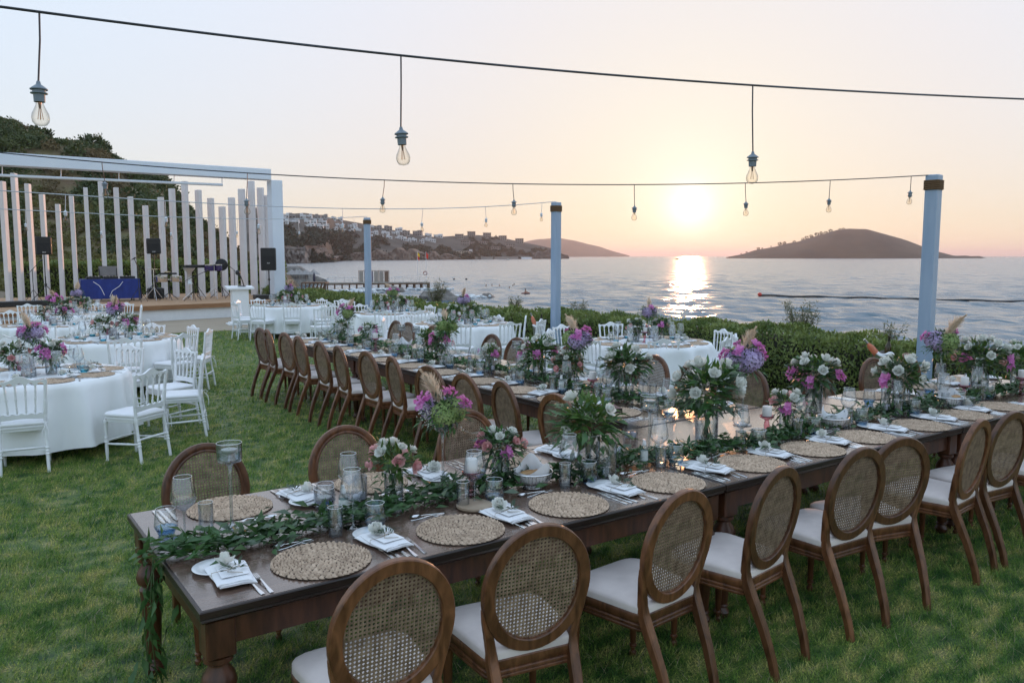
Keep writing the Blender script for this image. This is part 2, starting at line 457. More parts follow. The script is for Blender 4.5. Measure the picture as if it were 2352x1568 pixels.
def build_grass():
    g = np.random.default_rng(11); fw = np.array(_fw); rt = np.array(_rt); up = np.array(_up); P = []
    for d0, d1, dens, hgt, w in ((1.5, 5.5, 6500, .044, .0052), (5.5, 9, 3300, .044, .0072), (9, 15, 1250, .046, .011), (15, 27, 500, .048, .017)):
        xs = (-9.0, LAWN_X1); ys = (-1.0, LAWN_Y1)
        n = int(dens * (xs[1] - xs[0]) * (ys[1] - ys[0]))
        p = np.stack([g.uniform(*xs, n), g.uniform(*ys, n), np.zeros(n)], 1)
        q = p - np.array([0, 0, EYE]); z = q @ fw
        u = PW / 2 + FPX * (q @ rt) / z; v = PH / 2 - FPX * (q @ up) / z
        ok = (z > d0) & (z <= d1) & (u > -70) & (u < PW + 70) & (v < PH + 110) & (v > 500)
        p = p[ok]; n = len(p)
        clump = vnoise(p[:, 0], p[:, 1], .11, 1) * .7 + vnoise(p[:, 0], p[:, 1], .4, 2) * .6
        keep = g.random(n) < np.clip(clump * 1.25, .25, 1); p = p[keep]; clump = clump[keep]; n = len(p)
        h = hgt * (.45 + clump * .75) * g.uniform(.6, 1.3, n)
        a = g.uniform(0, 2 * math.pi, n); lean = g.uniform(.25, 1.25, n)
        la = R(35) * 1.0 + g.normal(size=n) * 1.3
        s = np.stack([np.cos(a), np.sin(a), np.zeros(n)], 1) * (w * g.uniform(.6, 1.2, n) / 2)[:, None]
        tip = p + np.stack([np.cos(la) * h * lean, np.sin(la) * h * lean, h], 1)
        P.append(np.stack([p - s, p + s, tip], 1).reshape(-1, 3))
    V = np.concatenate(P); T = V.reshape(-1, 3, 3); pick = g.random(len(T)) < .035
    D = T[pick].copy(); D[:, 2, :2] += (D[:, 2, :2] - D[:, 0, :2]) * .8; D[:, 2, 2] *= 1.05
    tag(O('dry_grass', npmesh('dry_grass', D.reshape(-1, 3), np.arange(len(D) * 3).reshape(-1, 3), dry_m)), 'scattered straw coloured dry blades in the lawn', 'grass', kind='stuff')
    V = T[~pick].reshape(-1, 3); F = np.arange(len(V)).reshape(-1, 3)
    o = O('grass', npmesh('grass', V, F, blade_m))
    tag(o, 'short mown green grass blades covering the lawn', 'grass', kind='stuff')
build_grass()

# ---- hill behind the stage
def interp(tab, u):
    xs = [t[0] for t in tab]; return np.interp(u, xs, [t[1] for t in tab])
RIDGE = [(-700, 160), (-300, 215), (0, 286), (60, 302), (130, 324), (180, 338), (240, 350), (275, 372), (330, 392), (385, 414), (420, 466), (450, 496), (490, 534), (540, 578), (590, 616), (650, 655)]
HD1 = [(-700, 130), (0, 118), (275, 108), (420, 98), (540, 104), (650, 120)]
HD0 = [(-700, 46), (330, 46), (450, 58), (540, 76), (650, 112)]
def hill_pt(u, v):
    """point of the hillside on bearing u (v: 0 foot .. 1 ridge .. 1.4 behind)"""
    u = np.asarray(u, float); v = np.asarray(v, float)
    d0, d1, yr = interp(HD0, u), interp(HD1, u), interp(RIDGE, u)
    d = d0 + (d1 - d0) * v
    x = (u - PW / 2) / FPX
    y = (PH / 2 - yr) / FPX
    zr = EYE + d1 * (_fw.z + _up.z * y)
    vv = np.clip(v, 0, 1)
    prof = .35 * vv + .65 * (vv * vv * (3 - 2 * vv)) 
    z = -.05 + (zr + .05) * prof
    z = np.where(v > 1, zr - (v - 1) * 30, z)
    fx = math.cos(AZ); fy = math.sin(AZ)
    k = d / math.cos(PITCH)
    X = k * fx + d * x * _rt.x; Y = k * fy + d * x * _rt.y
    z = z + (vnoise(X, Y, 6, 3) - .5) * 2.4 * np.clip(np.sin(np.clip(v, 0, 1) * math.pi), 0, 1) ** .7
    return X, Y, z
hill_m = mat('hillside soil and dry grass', (.16, .105, .065), (.16, .15, .065), .35, .95, bump=.5, bscale=1.5, bdist=.3, detail=8)
def build_hill():
    u = np.arange(-700, 656, 8.0); v = np.concatenate([np.linspace(0, 1, 60), np.linspace(1.04, 1.5, 8)])
    U, Vv = np.meshgrid(u, v, indexing='ij')
    X, Y, Z = hill_pt(U, Vv)
    n = len(v); i = np.arange(len(u) - 1)[:, None] * n + np.arange(n - 1)[None]
    struct('hill', npmesh('hill', np.stack([X, Y, Z], -1).reshape(-1, 3), np.stack([i, i + n, i + n + 1, i + 1], -1).reshape(-1, 4), hill_m, True))
build_hill()
def bushes(name, C, S, nl, leaf, m, label, cat, seed, squash=.75):
    """leafy shrub domes at centres C with radius S; nl leaves per shrub"""
    g = np.random.default_rng(seed); n = len(C)
    d = rdir(n * nl, g); d[:, 2] = np.abs(d[:, 2]) * 1.0 - .1
    rad = g.uniform(.55, 1.05, n * nl)[:, None]
    lump = 1 + .28 * np.sin(d[:, :1] * 5 + np.repeat(g.uniform(0, 6, (n, 1)), nl, 0)) * np.cos(d[:, 1:2] * 4 + 1)
    S3 = np.repeat(np.stack([S, S, S * squash], 1), nl, 0)
    P = np.repeat(C, nl, 0) + d * S3 * rad * lump
    D = d + rdir(n * nl, g) * .9; N = rdir(n * nl, g) + d
    L = np.repeat(leaf * (S / S.mean()) ** .4, nl) * g.uniform(.6, 1.4, n * nl)
    V, F = leafgeo(P, D, N, L, L * .62)
    return tag(O(name, npmesh(name, V, F, m)), label, cat, kind='stuff')
hill_leaf = mat('hillside shrub leaves', (.030, .055, .018), (.115, .135, .045), .25, .6, transl=.2, detail=6)
hill_leaf2 = mat('dry hillside shrub leaves', (.11, .08, .04), (.19, .145, .065), .3, .7, transl=.2, detail=6)
def build_hill_scrub():
    g = np.random.default_rng(5)
    u = g.uniform(-160, 620, 3400); v = np.clip(g.beta(1.4, 1.0, 3400), .14, .97)
    nz = vnoise(u, v * 260, 45, 8) * .6 + vnoise(u, v * 260, 18, 9) * .4
    keep = (nz > .36) & ((v > .42) | (nz > .62))
    u, v, nz = u[keep], v[keep], nz[keep]
    X, Y, Z = hill_pt(u, v); S = g.uniform(.45, 1.15, len(u)) * np.where(g.random(len(u)) < .10, 1.35, 1) * np.where(v > .9, .7, 1)
    dry = (vnoise(u, v * 260, 70, 4) > .58)
    C = np.stack([X, Y, Z], 1)
    bushes('hillside_scrub', C[~dry], S[~dry], 90, .27, hill_leaf, 'dark green scrub covering the hillside behind the stage', 'scrub', 21)
    bushes('dry_scrub', C[dry], S[dry] * .8, 80, .25, hill_leaf2, 'dry brownish scrub patches on the hillside behind the stage', 'scrub', 22)
    # low tufts over the foot of the slope
    u = g.uniform(-160, 600, 1500); v = g.uniform(.01, .5, 1500); X, Y, Z = hill_pt(u, v)
    bushes('slope_ground_cover', np.stack([X, Y, Z], 1), g.uniform(.3, .8, 1500), 40, .24, mat('olive ground cover', (.11, .12, .03), (.22, .19, .07), .4, .7, transl=.2), 'yellow green ground cover on the foot of the slope', 'ground cover', 23, .5)
build_hill_scrub()

# ---- far headland across the bay
HTOP = [(560, 470), (600, 480), (655, 492), (700, 489), (745, 497), (790, 506), (840, 515), (870, 522), (900, 528), (950, 538), (1000, 545), (1040, 542), (1100, 540), (1150, 546), (1200, 556), (1240, 564), (1262, 569), (1280, 576), (1292, 584), (1306, 592)]
HDS = [(560, 540), (700, 640), (745, 720), (770, 900), (800, 960), (900, 1040), (1000, 1150), (1100, 1300), (1200, 1480), (1306, 1650)]
HDD = [(560, 300), (900, 340), (1200, 300), (1270, 140), (1306, 40)]
def head_pt(u, y):
    """point of the headland slope that lies on bearing u and sight line y"""
    u = np.asarray(u, float); y = np.asarray(y, float)
    ds = interp(HDS, u); yt = interp(HTOP, u)
    ys = 588 + (EYE - SEA) * FPX / ds
    v = np.clip((ys - y) / (ys - yt), 0, 1)
    d = ds + interp(HDD, u) * v ** 1.25
    x = (u - PW / 2) / FPX; w = (PH / 2 - y) / FPX
    k = d / math.cos(PITCH) * 1.0
    fx, fy = math.cos(AZ), math.sin(AZ)
    X = d * (_fw.x + _up.x * w + _rt.x * x); Y = d * (_fw.y + _up.y * w + _rt.y * x); Z = EYE + d * (_fw.z + _up.z * w)
    return X, Y, Z
head_m = mat('headland dry grass and scrub', (.036, .036, .028), (.100, .082, .066), .018, .95, detail=9, bump=.4, bscale=.08, bdist=3)
def build_headland():
    u = np.concatenate([np.arange(560, 1300, 6.0), [1300, 1303, 1306]])
    rows = np.concatenate([[-.05], np.linspace(0, 1, 44)])
    U, Vv = np.meshgrid(u, rows, indexing='ij')
    ds = interp(HDS, U); ys = 588 + (EYE - SEA) * FPX / ds; yt = interp(HTOP, U)
    Yp = ys + (yt - ys) * Vv
    X, Y, Z = head_pt(U, Yp)
    jit = (vnoise(X, Y, 22, 6) - .5) * 5 * np.clip(Vv * 4, 0, 1) * np.clip((1 - Vv) * 6, 0, 1)
    Z = Z + jit; Z[:, 0] = SEA - 3
    k = 1 + .25 * np.ones((len(u), 1))
    Xb, Yb, Zb = X[:, -1:] * k, Y[:, -1:] * k, np.full((len(u), 1), SEA - 5.0)
    X, Y, Z = np.hstack([X, Xb]), np.hstack([Y, Yb]), np.hstack([Z, Zb]); n = X.shape[1]
    i = np.arange(len(u) - 1)[:, None] * n + np.arange(n - 1)[None]
    struct('headland', npmesh('headland', np.stack([X, Y, Z], -1).reshape(-1, 3), np.stack([i, i + n, i + n + 1, i + 1], -1).reshape(-1, 4), head_m, True))
build_headland()
# pale cliff at the foot of the near point
def cliff_strip(name, u0, u1, h, seed, m):
    g = np.random.default_rng(seed); u = np.arange(u0, u1 + .1, 2.5); rows = np.linspace(0, 1, 9)
    U, Vv = np.meshgrid(u, rows, indexing='ij')
    ds = interp(HDS, U) - 12 * (1 - .6 * Vv) - g.uniform(0, 9, U.shape); d = ds
    env = np.sin(np.clip((U - u0) / (u1 - u0), 0, 1) * math.pi) ** .5 * (.6 + .6 * vnoise(U, U * 0, 16, seed))
    x = (U - PW / 2) / FPX; k = d / math.cos(PITCH)
    X = k * math.cos(AZ) + d * x * _rt.x; Y = k * math.sin(AZ) + d * x * _rt.y
    Z = SEA - 1 + Vv * (h * env + 1)
    n = len(rows); i = np.arange(len(u) - 1)[:, None] * n + np.arange(n - 1)[None]
    V = np.stack([X, Y, Z], -1).reshape(-1, 3)
    Xb = V.reshape(len(u), n, 3)[:, -1:, :] + np.array([math.cos(AZ), math.sin(AZ), 0]) * 45
    V2 = np.concatenate([V.reshape(len(u), n, 3), Xb], 1); n += 1; i = np.arange(len(u) - 1)[:, None] * n + np.arange(n - 1)[None]
    struct(name, npmesh(name, V2.reshape(-1, 3), np.stack([i, i + n, i + n + 1, i + 1], -1).reshape(-1, 4), m))
cliff_m = mat('pale cliff rock', (.13, .11, .10), (.30, .26, .23), .12, .95, bump=.8, bscale=.4, bdist=2)
cliff_strip('cliff', 575, 752, 15, 4, cliff_m)
cliff_strip('shore_bank', 745, 1060, 14, 9, mat('earth bank', (.13, .095, .075), (.22, .165, .13), .08, .95))
cliff_strip('cliff_point', 1225, 1308, 20, 6, mat('dark cliff', (.085, .07, .06), (.16, .13, .11), .08, .95))
def build_headland_scrub():
    g = np.random.default_rng(8); n = 1500
    u = g.uniform(600, 1290, n); f = g.beta(1.0, 1.5, n)
    ys = 588 + (EYE - SEA) * FPX / interp(HDS, u); yt = interp(HTOP, u)
    y = ys + (yt - ys) * f * .95
    nz = vnoise(u, y * 2.2, 34, 3)
    k = (nz > .40) & (((u < 880) & (f < .68)) | ((u >= 880) & (u < 1080) & (f < .5)) | ((u >= 1080) & (g.random(n) < .35)))
    u, y = u[k], y[k]; X, Y, Z = head_pt(u, y)
    S = g.uniform(3, 8, len(u)) * np.where(u < 900, 1.2, .9)
    bushes('headland_scrub', np.stack([X, Y, Z], 1), S, 130, 2.6, mat('headland scrub leaves', (.018, .026, .013), (.05, .058, .028), .03, .7, transl=.15), 'dark shrubs and trees covering the headland slope', 'scrub', 31, .85)
build_headland_scrub()

# ---- islands
def mound(name, prof, d, depth, m, seed, rough):
    us = np.arange(prof[0][0], prof[-1][0] + .1, 4.0); rows = np.linspace(0, 1, 26); g = np.random.default_rng(seed)
    U, Vv = np.meshgrid(us, rows, indexing='ij'); top = 588.0 - interp(prof, U)
    yb = 588 + (EYE - SEA) * FPX / d
    H = (yb - interp(prof, U)) / FPX * d
    dd = d + depth * Vv
    x = (U - PW / 2) / FPX; k = dd / math.cos(PITCH)
    X = k * math.cos(AZ) + dd * x * _rt.x; Y = k * math.sin(AZ) + dd * x * _rt.y
    bell = np.sin(np.clip(Vv, 0, 1) * math.pi) ** .8
    Z = SEA - .5 + H * (d + depth * .5) / d * bell + (vnoise(X, Y, rough * 8, seed) - .5) * rough * bell
    n = len(rows); i = np.arange(len(us) - 1)[:, None] * n + np.arange(n - 1)[None]
    return struct(name, npmesh(name, np.stack([X, Y, Z], -1).reshape(-1, 3), np.stack([i, i + n, i + n + 1, i + 1], -1).reshape(-1, 4), m, True))
isle_m = mat('dry island slope', (.055, .036, .024), (.115, .075, .045), .012, .95, detail=9)
ISLE = [(1668, 593), (1700, 586), (1735, 576), (1770, 568), (1830, 557), (1880, 542), (1920, 531), (1950, 527.5), (1985, 528.5), (2030, 539), (2080, 554), (2120, 569), (2150, 579), (2190, 587.5), (2230, 589), (2250, 589), (2264, 594)]
mound('island', ISLE, 1850, 420, isle_m, 3, 5)
mound('far_island', [(1150, 575), (1190, 560), (1240, 549), (1280, 547.5), (1320, 552), (1360, 562), (1400, 575), (1430, 584), (1446, 589)], 6000, 900, isle_m, 4, 14)

# ================================================================ furniture meshes
def outline(wf, wb, d, r, n=5):
    """rounded trapezoid seat outline, front (+y) width wf, back width wb"""
    P = [(-wb / 2, -d / 2), (wb / 2, -d / 2), (wf / 2, d / 2), (-wf / 2, d / 2)]; out = []
    for i in range(4):
        p = Vector(P[i]); a = (Vector(P[i - 1]) - p).normalized(); b = (Vector(P[(i + 1) % 4]) - p).normalized()
        rr = r[i] if isinstance(r, (list, tuple)) else r
        for k in range(n + 1):
            t = k / n; q0 = p + a * rr; q1 = p + b * rr
            out.append(q0 * (1 - t) ** 2 + p * 2 * t * (1 - t) + q1 * t * t)
    return out
def pad(mb, ol, prof, cap=True, bulge=0):
    """loft an outline: prof = (z, inward offset as fraction of size)"""
    rings = [[Vector((p.x * s, p.y * s + (1 - s) * 0, z)) for p in ol] for z, s in prof]
    return mb.loft(rings, cap, cap)

# ---- oval-back cane chair, faces +y
def make_oval_chair():
    P = {}
    tilt = R(8); cz, cy = .735, -.245
    U = Vector((0, -math.sin(tilt), math.cos(tilt))); Nn = Vector((0, math.cos(tilt), math.sin(tilt))); C = Vector((0, cy, cz))
    a, b = .233, .264
    def ell(r_off, n_off, n):
        return [C + Vector((1, 0, 0)) * ((a - r_off) * math.cos(2 * math.pi * i / n)) + U * ((b - r_off) * math.sin(2 * math.pi * i / n)) + Nn * n_off for i in range(n)]
    prof = [(0, -.012), (.004, -.017), (.046, -.017), (.050, -.012), (.050, .010), (.044, .013), (.036, .011), (.026, .017), (.010, .017), (.002, .013), (0, .008)]
    m = MB(); n = 48
    rings = [ell(p[0], p[1], n) for p in prof]; rings.append(rings[0]); m.loft(rings)
    P['back_frame'] = m.mesh('back_frame', wood_chair, 35)
    # cane: two sets of uprights and rails and both diagonals, clipped to the oval
    m = MB(); A, B = a - .046, b - .046; pt = .0158
    def strip(p, d, w, off):
        # clip line p + t d to ellipse
        qa = (d[0] / A) ** 2 + (d[1] / B) ** 2; qb = 2 * (p[0] * d[0] / A ** 2 + p[1] * d[1] / B ** 2); qc = (p[0] / A) ** 2 + (p[1] / B) ** 2 - 1
        D = qb * qb - 4 * qa * qc
        if D <= 1e-6: return
        t0, t1 = (-qb - math.sqrt(D)) / 2 / qa, (-qb + math.sqrt(D)) / 2 / qa
        s = Vector((-d[1], d[0])) * (w / 2); V = []
        for t in (t0, t1):
            for sg in (-1, 1):
                x, z = p[0] + d[0] * t + s[0] * sg, p[1] + d[1] * t + s[1] * sg
                V.append(C + Vector((x, 0, 0)) + U * z + Nn * off)
        th = Nn * .0012
        m.add(V + [q + th for q in V], [(0, 1, 3, 2), (4, 6, 7, 5), (0, 4, 5, 1), (2, 3, 7, 6), (0, 2, 6, 4), (1, 5, 7, 3)])
    for i in range(-12, 13):
        strip((i * pt, 0), (0, 1), .0053, 0)
    for i in range(-14, 15):
        strip((0, i * pt), (1, 0), .0053, .0012)
    h = math.sqrt(.5)
    for i in range(-40, 41):
        o = (i + .5) * pt
        strip((o, 0), (h, h), .0031, .0024); strip((o, 0), (-h, h), .0031, .0036)
    P['cane_panel'] = m.mesh('cane_panel', cane_m, 0)
    for s in (-1, 1):
        m = MB()
        m.bar([(s * .150, -.365, 0), (s * .156, -.345, .10), (s * .165, -.300, .24), (s * .172, -.245, .37), (s * .176, -.212, .45), (s * .178, -.205, .50), (s * .190, -.213, .56), (s * .204, -.226, .63), (s * .213, -.232, .68)],
              [.034, .036, .040, .044, .044, .036, .034, .036, .030], [.036, .038, .042, .048, .048, .040, .036, .034, .022])
        P['rear_leg%d' % s] = m.mesh('rear_leg', wood_chair, 35)
    m = MB()
    leg = [(.0005, 0), (.015, 0), (.019, .010), (.019, .022), (.011, .030), (.012, .045), (.019, .050), (.019, .058), (.012, .064), (.015, .075), (.024, .33), (.029, .345), (.022, .355), (.029, .362), (.029, .385), (.0005, .386)]
    P['front_leg'] = m.lathe(leg, 12).mesh('front_leg', wood_chair, 40)
    ol = outline(.50, .40, .45, (.05, .05, .11, .11))
    m = MB(); pad(m, ol, [(.383, .95), (.386, .985), (.396, .99), (.401, .962), (.406, .99), (.414, .99), (.419, .962), (.424, .985), (.434, .99), (.438, 1.0), (.460, 1.0), (.464, .985), (.464, .90)])
    P['seat_rail'] = m.mesh('seat_rail', wood_chair, 40)
    m = MB(); pad(m, ol, [(.462, .955), (.465, .985), (.472, .985), (.488, .985), (.496, .975), (.504, .93), (.512, .80), (.518, .5), (.5195, .15)])
    P['seat_cushion'] = m.mesh('seat_cushion', cushion_m, 60)
    return P
OVAL = make_oval_chair()
def oval_chair(x, y, rz, label, group):
    e = thing('cane_back_chair', label, 'chair', (x, y, 0), rz, group)
    for n, k in (('back_frame', 'back_frame'), ('cane_panel', 'cane_panel'), ('rear_leg', 'rear_leg-1'), ('rear_leg', 'rear_leg1'), ('seat_rail', 'seat_rail'), ('seat_cushion', 'seat_cushion')):
        part(e, n, OVAL[k])
    for s in (-1, 1): part(e, 'front_leg', OVAL['front_leg'], loc=(s * .205, .178, 0))
    return e

# ---- white spindle-back banquet chair, faces +y
def turned(r0, rings, n):
    """radius profile with little rings at the given places (0..1)"""
    z = np.linspace(0, 1, n); r = np.full(n, r0)
    for c, h, w in rings: r = r + r0 * h * np.exp(-((z - c) / w) ** 2)
    return list(z), list(r)
def make_white_chair():
    P = {}
    for s in (-1, 1):
        path = [Vector((s * .192, -.250, 0)), Vector((s * .186, -.222, .22)), Vector((s * .182, -.192, .43)), Vector((s * .186, -.197, .55)), Vector((s * .204, -.228, .845))]
        zs, rs = turned(.0150, [(.20, .5, .006), (.235, .4, .006), (.27, .4, .006), (.36, -.15, .03), (.62, .15, .05)] + [(.66 + .022 * k, .45, .007) for k in range(7)] + [(.5, .35, .03)], 90)
        pts = []
        seg = [0, .22, .43, .55, .845]
        for t in zs:
            z = t * .845; k = max(i for i in range(4) if seg[i] <= z + 1e-9); f = (z - seg[k]) / (seg[k + 1] - seg[k]); pts.append(path[k].lerp(path[k + 1], min(f, 1)))
        P['post%d' % s] = MB().tube(pts, rs, 8).mesh('back_post', white_paint, 50)
    tl = math.atan2(.031, .295)
    M = Matrix.Rotation(tl, 3, 'X')
    def back(x, z): # point of the back plane
        return Vector((x, -.197 - (z - .55) * .105, z))
    def slab(top, bot, xs, th):
        m = MB(); n = len(xs)
        F0 = [back(x, top(x)) for x in xs]; F1 = [back(x, bot(x)) for x in xs]; th = Vector((0, th, 0))
        m.loft([[p - th * .5 for p in F0], [p + th * .5 for p in F0], [p + th * .5 for p in F1], [p - th * .5 for p in F1], [p - th * .5 for p in F0]], closed=False)
        m.add([F0[0] - th * .5, F0[0] + th * .5, F1[0] + th * .5, F1[0] - th * .5], [(0, 1, 2, 3)]); m.add([F0[-1] - th * .5, F0[-1] + th * .5, F1[-1] + th * .5, F1[-1] - th * .5], [(3, 2, 1, 0)])
        return m
    xs = list(np.linspace(-.219, .219, 61))
    def top(x):
        a = abs(x) / .219
        return .872 + .038 * math.cos(min(a / .52, 1) * math.pi) * .5 + .019 + .012 * math.exp(-((a - .93) / .09) ** 2) - .012 * a
    sup = [-.204, -.122, -.041, .041, .122, .204]
    def bot(x):
        if abs(x) > .204: return .835
        k = min(int((x + .204) / .0816), 4); f = (x + .204 - k * .0816) / .0816
        return .812 + .036 * max(0, math.sin(math.pi * clamp((f - .1) / .8, 0, 1))) ** .6
    P['crest_rail'] = slab(top, bot, xs, .026).mesh('crest_rail', white_paint, 50)
    xs2 = list(np.linspace(-.186, .186, 45))
    def top2(x):
        return .560 + .014 * abs(math.cos(math.pi * (x / .372 * 5))) ** 3 - .012
    P['lower_rail'] = slab(top2, lambda x: .505 + .006 * math.cos(x * 16), xs2, .022).mesh('lower_rail', white_paint, 50)
    for i, (xt, xb) in enumerate(((-.122, -.108), (-.041, -.036), (.041, .036), (.122, .108))):
        zs, rs = turned(.0085, [(.10, .35, .03), (.22, .5, .012), (.28, -.2, .03), (.5, .55, .016), (.55, .55, .016), (.8, .3, .05), (.68, .5, .012)], 40)
        a, b = back(xb, .556), back(xt, .818)
        P['spindle%d' % i] = MB().tube([a.lerp(b, t) for t in zs], rs, 6).mesh('spindle', white_paint, 60)
    zs, rs = turned(.0165, [(.45, .45, .014), (.50, .3, .012), (.55, .4, .012), (.92, .35, .04), (.08, -.25, .08)], 50)
    for s in (-1, 1): P['leg%d' % s] = MB().tube([(s * .186, .178, 0 + t * .42) for t in zs], rs, 8).mesh('front_leg', white_paint, 50)
    def stretch(a, b):
        zs, rs = turned(.0105, [(.3, .35, .02), (.36, .35, .02), (.64, .35, .02), (.7, .35, .02), (.5, .2, .1)], 30)
        return MB().tube([Vector(a).lerp(Vector(b), t) for t in zs], rs, 6).mesh('stretcher', white_paint, 60)
    P['st0'] = stretch((-.186, .178, .20), (.186, .178, .20)); P['st1'] = stretch((-.186, -.222, .235), (.186, -.222, .235))
    P['st2'] = stretch((-.186, -.226, .19), (-.186, .178, .17)); P['st3'] = stretch((.186, -.226, .19), (.186, .178, .17))
    ol = outline(.43, .37, .42, (.03, .03, .10, .10))
    P['seat'] = pad(MB(), ol, [(.392, .90), (.396, .95), (.420, .955), (.424, 1.0), (.440, 1.0), (.444, .97), (.444, .9)]).mesh('seat', white_paint, 40)
    P['seat_pad'] = pad(MB(), ol, [(.443, .96), (.446, 1.0), (.462, 1.015), (.474, 1.0), (.481, .95), (.485, .8), (.486, .3)]).mesh('seat_pad', white_cushion, 60)
    m = MB()
    m.tube([(.186, -.20, .455), (.20, -.235, .47), (.175, -.26, .455), (.16, -.245, .43), (.187, -.222, .45), (.205, -.262, .40), (.20, -.27, .33), (.206, -.268, .29)], .0035, 4)
    m.tube([(.187, -.222, .45), (.16, -.262, .40), (.15, -.27, .35)], .0035, 4)
    P['tie'] = m.mesh('tie', white_cushion, 60)
    return P
WCH = make_white_chair()
def white_chair(x, y, rz, label, group):
    e = thing('spindle_back_chair', label, 'chair', (x, y, 0), rz, group)
    for n, k in (('back_post', 'post-1'), ('back_post', 'post1'), ('crest_rail', 'crest_rail'), ('lower_rail', 'lower_rail'), ('spindle', 'spindle0'), ('spindle', 'spindle1'), ('spindle', 'spindle2'), ('spindle', 'spindle3'),
                 ('front_leg', 'leg-1'), ('front_leg', 'leg1'), ('stretcher', 'st0'), ('stretcher', 'st1'), ('stretcher', 'st2'), ('stretcher', 'st3'), ('seat', 'seat'), ('seat_pad', 'seat_pad'), ('tie', 'tie')):
        part(e, n, WCH[k])
    return e

# ---- long wooden table (x length, y width), origin at ground centre
TOP = .785
def make_long_table(Lx, Ly):
    P = {}
    m = MB(); ol = [(-Lx / 2, -Ly / 2), (Lx / 2, -Ly / 2), (Lx / 2, Ly / 2), (-Lx / 2, Ly / 2)]
    def rect(o, z): return [Vector((x - math.copysign(o, x), y - math.copysign(o, y), z)) for x, y in ol]
    m.loft([rect(.012, TOP - .001), rect(.012, TOP), ], False, True)
    P['tabletop'] = m.mesh('tabletop', wood_table, 0)
    m = MB(); m.loft([rect(.03, TOP - .052), rect(.012, TOP - .050), rect(.004, TOP - .042), rect(.006, TOP - .034), rect(0, TOP - .030), rect(0, TOP - .006), rect(.004, TOP - .0015), rect(.0125, TOP - .0006)], True, True)
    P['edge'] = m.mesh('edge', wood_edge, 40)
    m = MB(); i = .055
    for s in (-1, 1):
        m.box((0, s * (Ly / 2 - i), TOP - .105), (Lx - 2 * i - .10, .024, .105)); m.box((s * (Lx / 2 - i), 0, TOP - .105), (.024, Ly - 2 * i - .10, .105))
    P['apron'] = m.mesh('apron', wood_leg, 0)
    m = MB(); m.cbox((0, 0, TOP - .125), (.105, .105, .146), .006)
    prof = [(.0005, 0), (.032, 0), (.042, .012), (.044, .035), (.032, .055), (.030, .065), (.038, .072), (.030, .082), (.034, .10), (.048, .40), (.052, .425), (.040, .44), (.040, .447), (.056, .456), (.064, .485), (.056, .515), (.036, .545), (.036, .556), (.052, .566), (.052, .585), (.0005, .587)]
    m.lathe(prof, 18)
    P['leg'] = m.mesh('leg', wood_leg, 35)
    return P, [(sx * (Lx / 2 - .075), sy * (Ly / 2 - .075)) for sx in (-1, 1) for sy in (-1, 1)]
def long_table(cx, cy, Lx, Ly, rz, label, group):
    P, legs = make_long_table(Lx, Ly)
    e = thing('long_table', label, 'table', (cx, cy, 0), rz, group)
    for k in ('tabletop', 'edge', 'apron'): part(e, k, P[k])
    for l in legs: part(e, 'leg', P['leg'], loc=(l[0], l[1], 0))

# ================================================================ long tables and their chairs
T1Y0, T1Y1 = 2.785, 4.10
T1X = [.655, 3.372, 5.925, 8.56]
for i, nm in enumerate(('dark wood table with leafy garland over its end, first of front row', 'dark wood table in front row where the middle table meets it', 'dark wood table at the hedge end of the front row')):
    x0, x1 = T1X[i], T1X[i + 1] - .008
    long_table((x0 + x1) / 2, (T1Y0 + T1Y1) / 2, x1 - x0, T1Y1 - T1Y0, 0, nm, 'dark wooden long tables')
T2X0, T2X1 = 4.03, 5.37
T2Y = [4.115, 6.60, 9.08, 11.55]
for i, nm in enumerate(('dark wood table of middle row, butting against the front row', 'dark wood table at the centre of the middle row', 'dark wood table at the stage end of the middle row')):
    y0, y1 = T2Y[i], T2Y[i + 1] - .008
    long_table((T2X0 + T2X1) / 2, (y0 + y1) / 2, y1 - y0, T2X1 - T2X0, R(90), nm, 'dark wooden long tables')

gc = np.random.default_rng(17)
OFF = .29   # back top lies this far behind the chair's centre
T1F = [1.20, 1.84, 2.55, 3.21, 3.95, 4.41, 5.19, 5.69, 6.35, 7.0]
T1B = [1.12, 1.90, 2.77, 6.62, 7.53, 8.17]
T2L = [4.62, 5.30, 5.89, 6.53, 7.28, 7.89, 8.53, 9.13, 9.89, 10.48, 11.03, 11.38]
T2R = [4.67, 5.25, 5.86, 6.37, 7.06, 8.10, 8.67, 10.24, 10.97, 11.39]
T1F_rz = [-3, -9, 5, 8, -4, -14, 6, -5, 4, 0]
for i, x in enumerate(T1F):
    oval_chair(x, 2.34 + OFF, R(T1F_rz[i]), 'brown oval cane-back chair, %s along the near side of the front table' % ORD[i], 'cane-back chairs at the long tables')
for i, x in enumerate(T1B):
    oval_chair(x, 4.47 - OFF, R(180 + gc.uniform(-5, 5)), 'brown oval cane-back chair, %s along the far side of the front table' % ORD[i], 'cane-back chairs at the long tables')
for i, y in enumerate(T2L):
    oval_chair(3.64 + OFF + gc.uniform(-.03, .03), y, R(-90 + gc.uniform(-8, 8)), 'brown oval cane-back chair, %s along the lawn side of the middle table' % ORD[i], 'cane-back chairs at the long tables')
for i, y in enumerate(T2R):
    oval_chair((5.82 if y > 6.5 else 5.94) - OFF, y, R(90 + gc.uniform(-8, 8)), 'brown oval cane-back chair, %s along the sea side of the middle table' % ORD[i], 'cane-back chairs at the long tables')

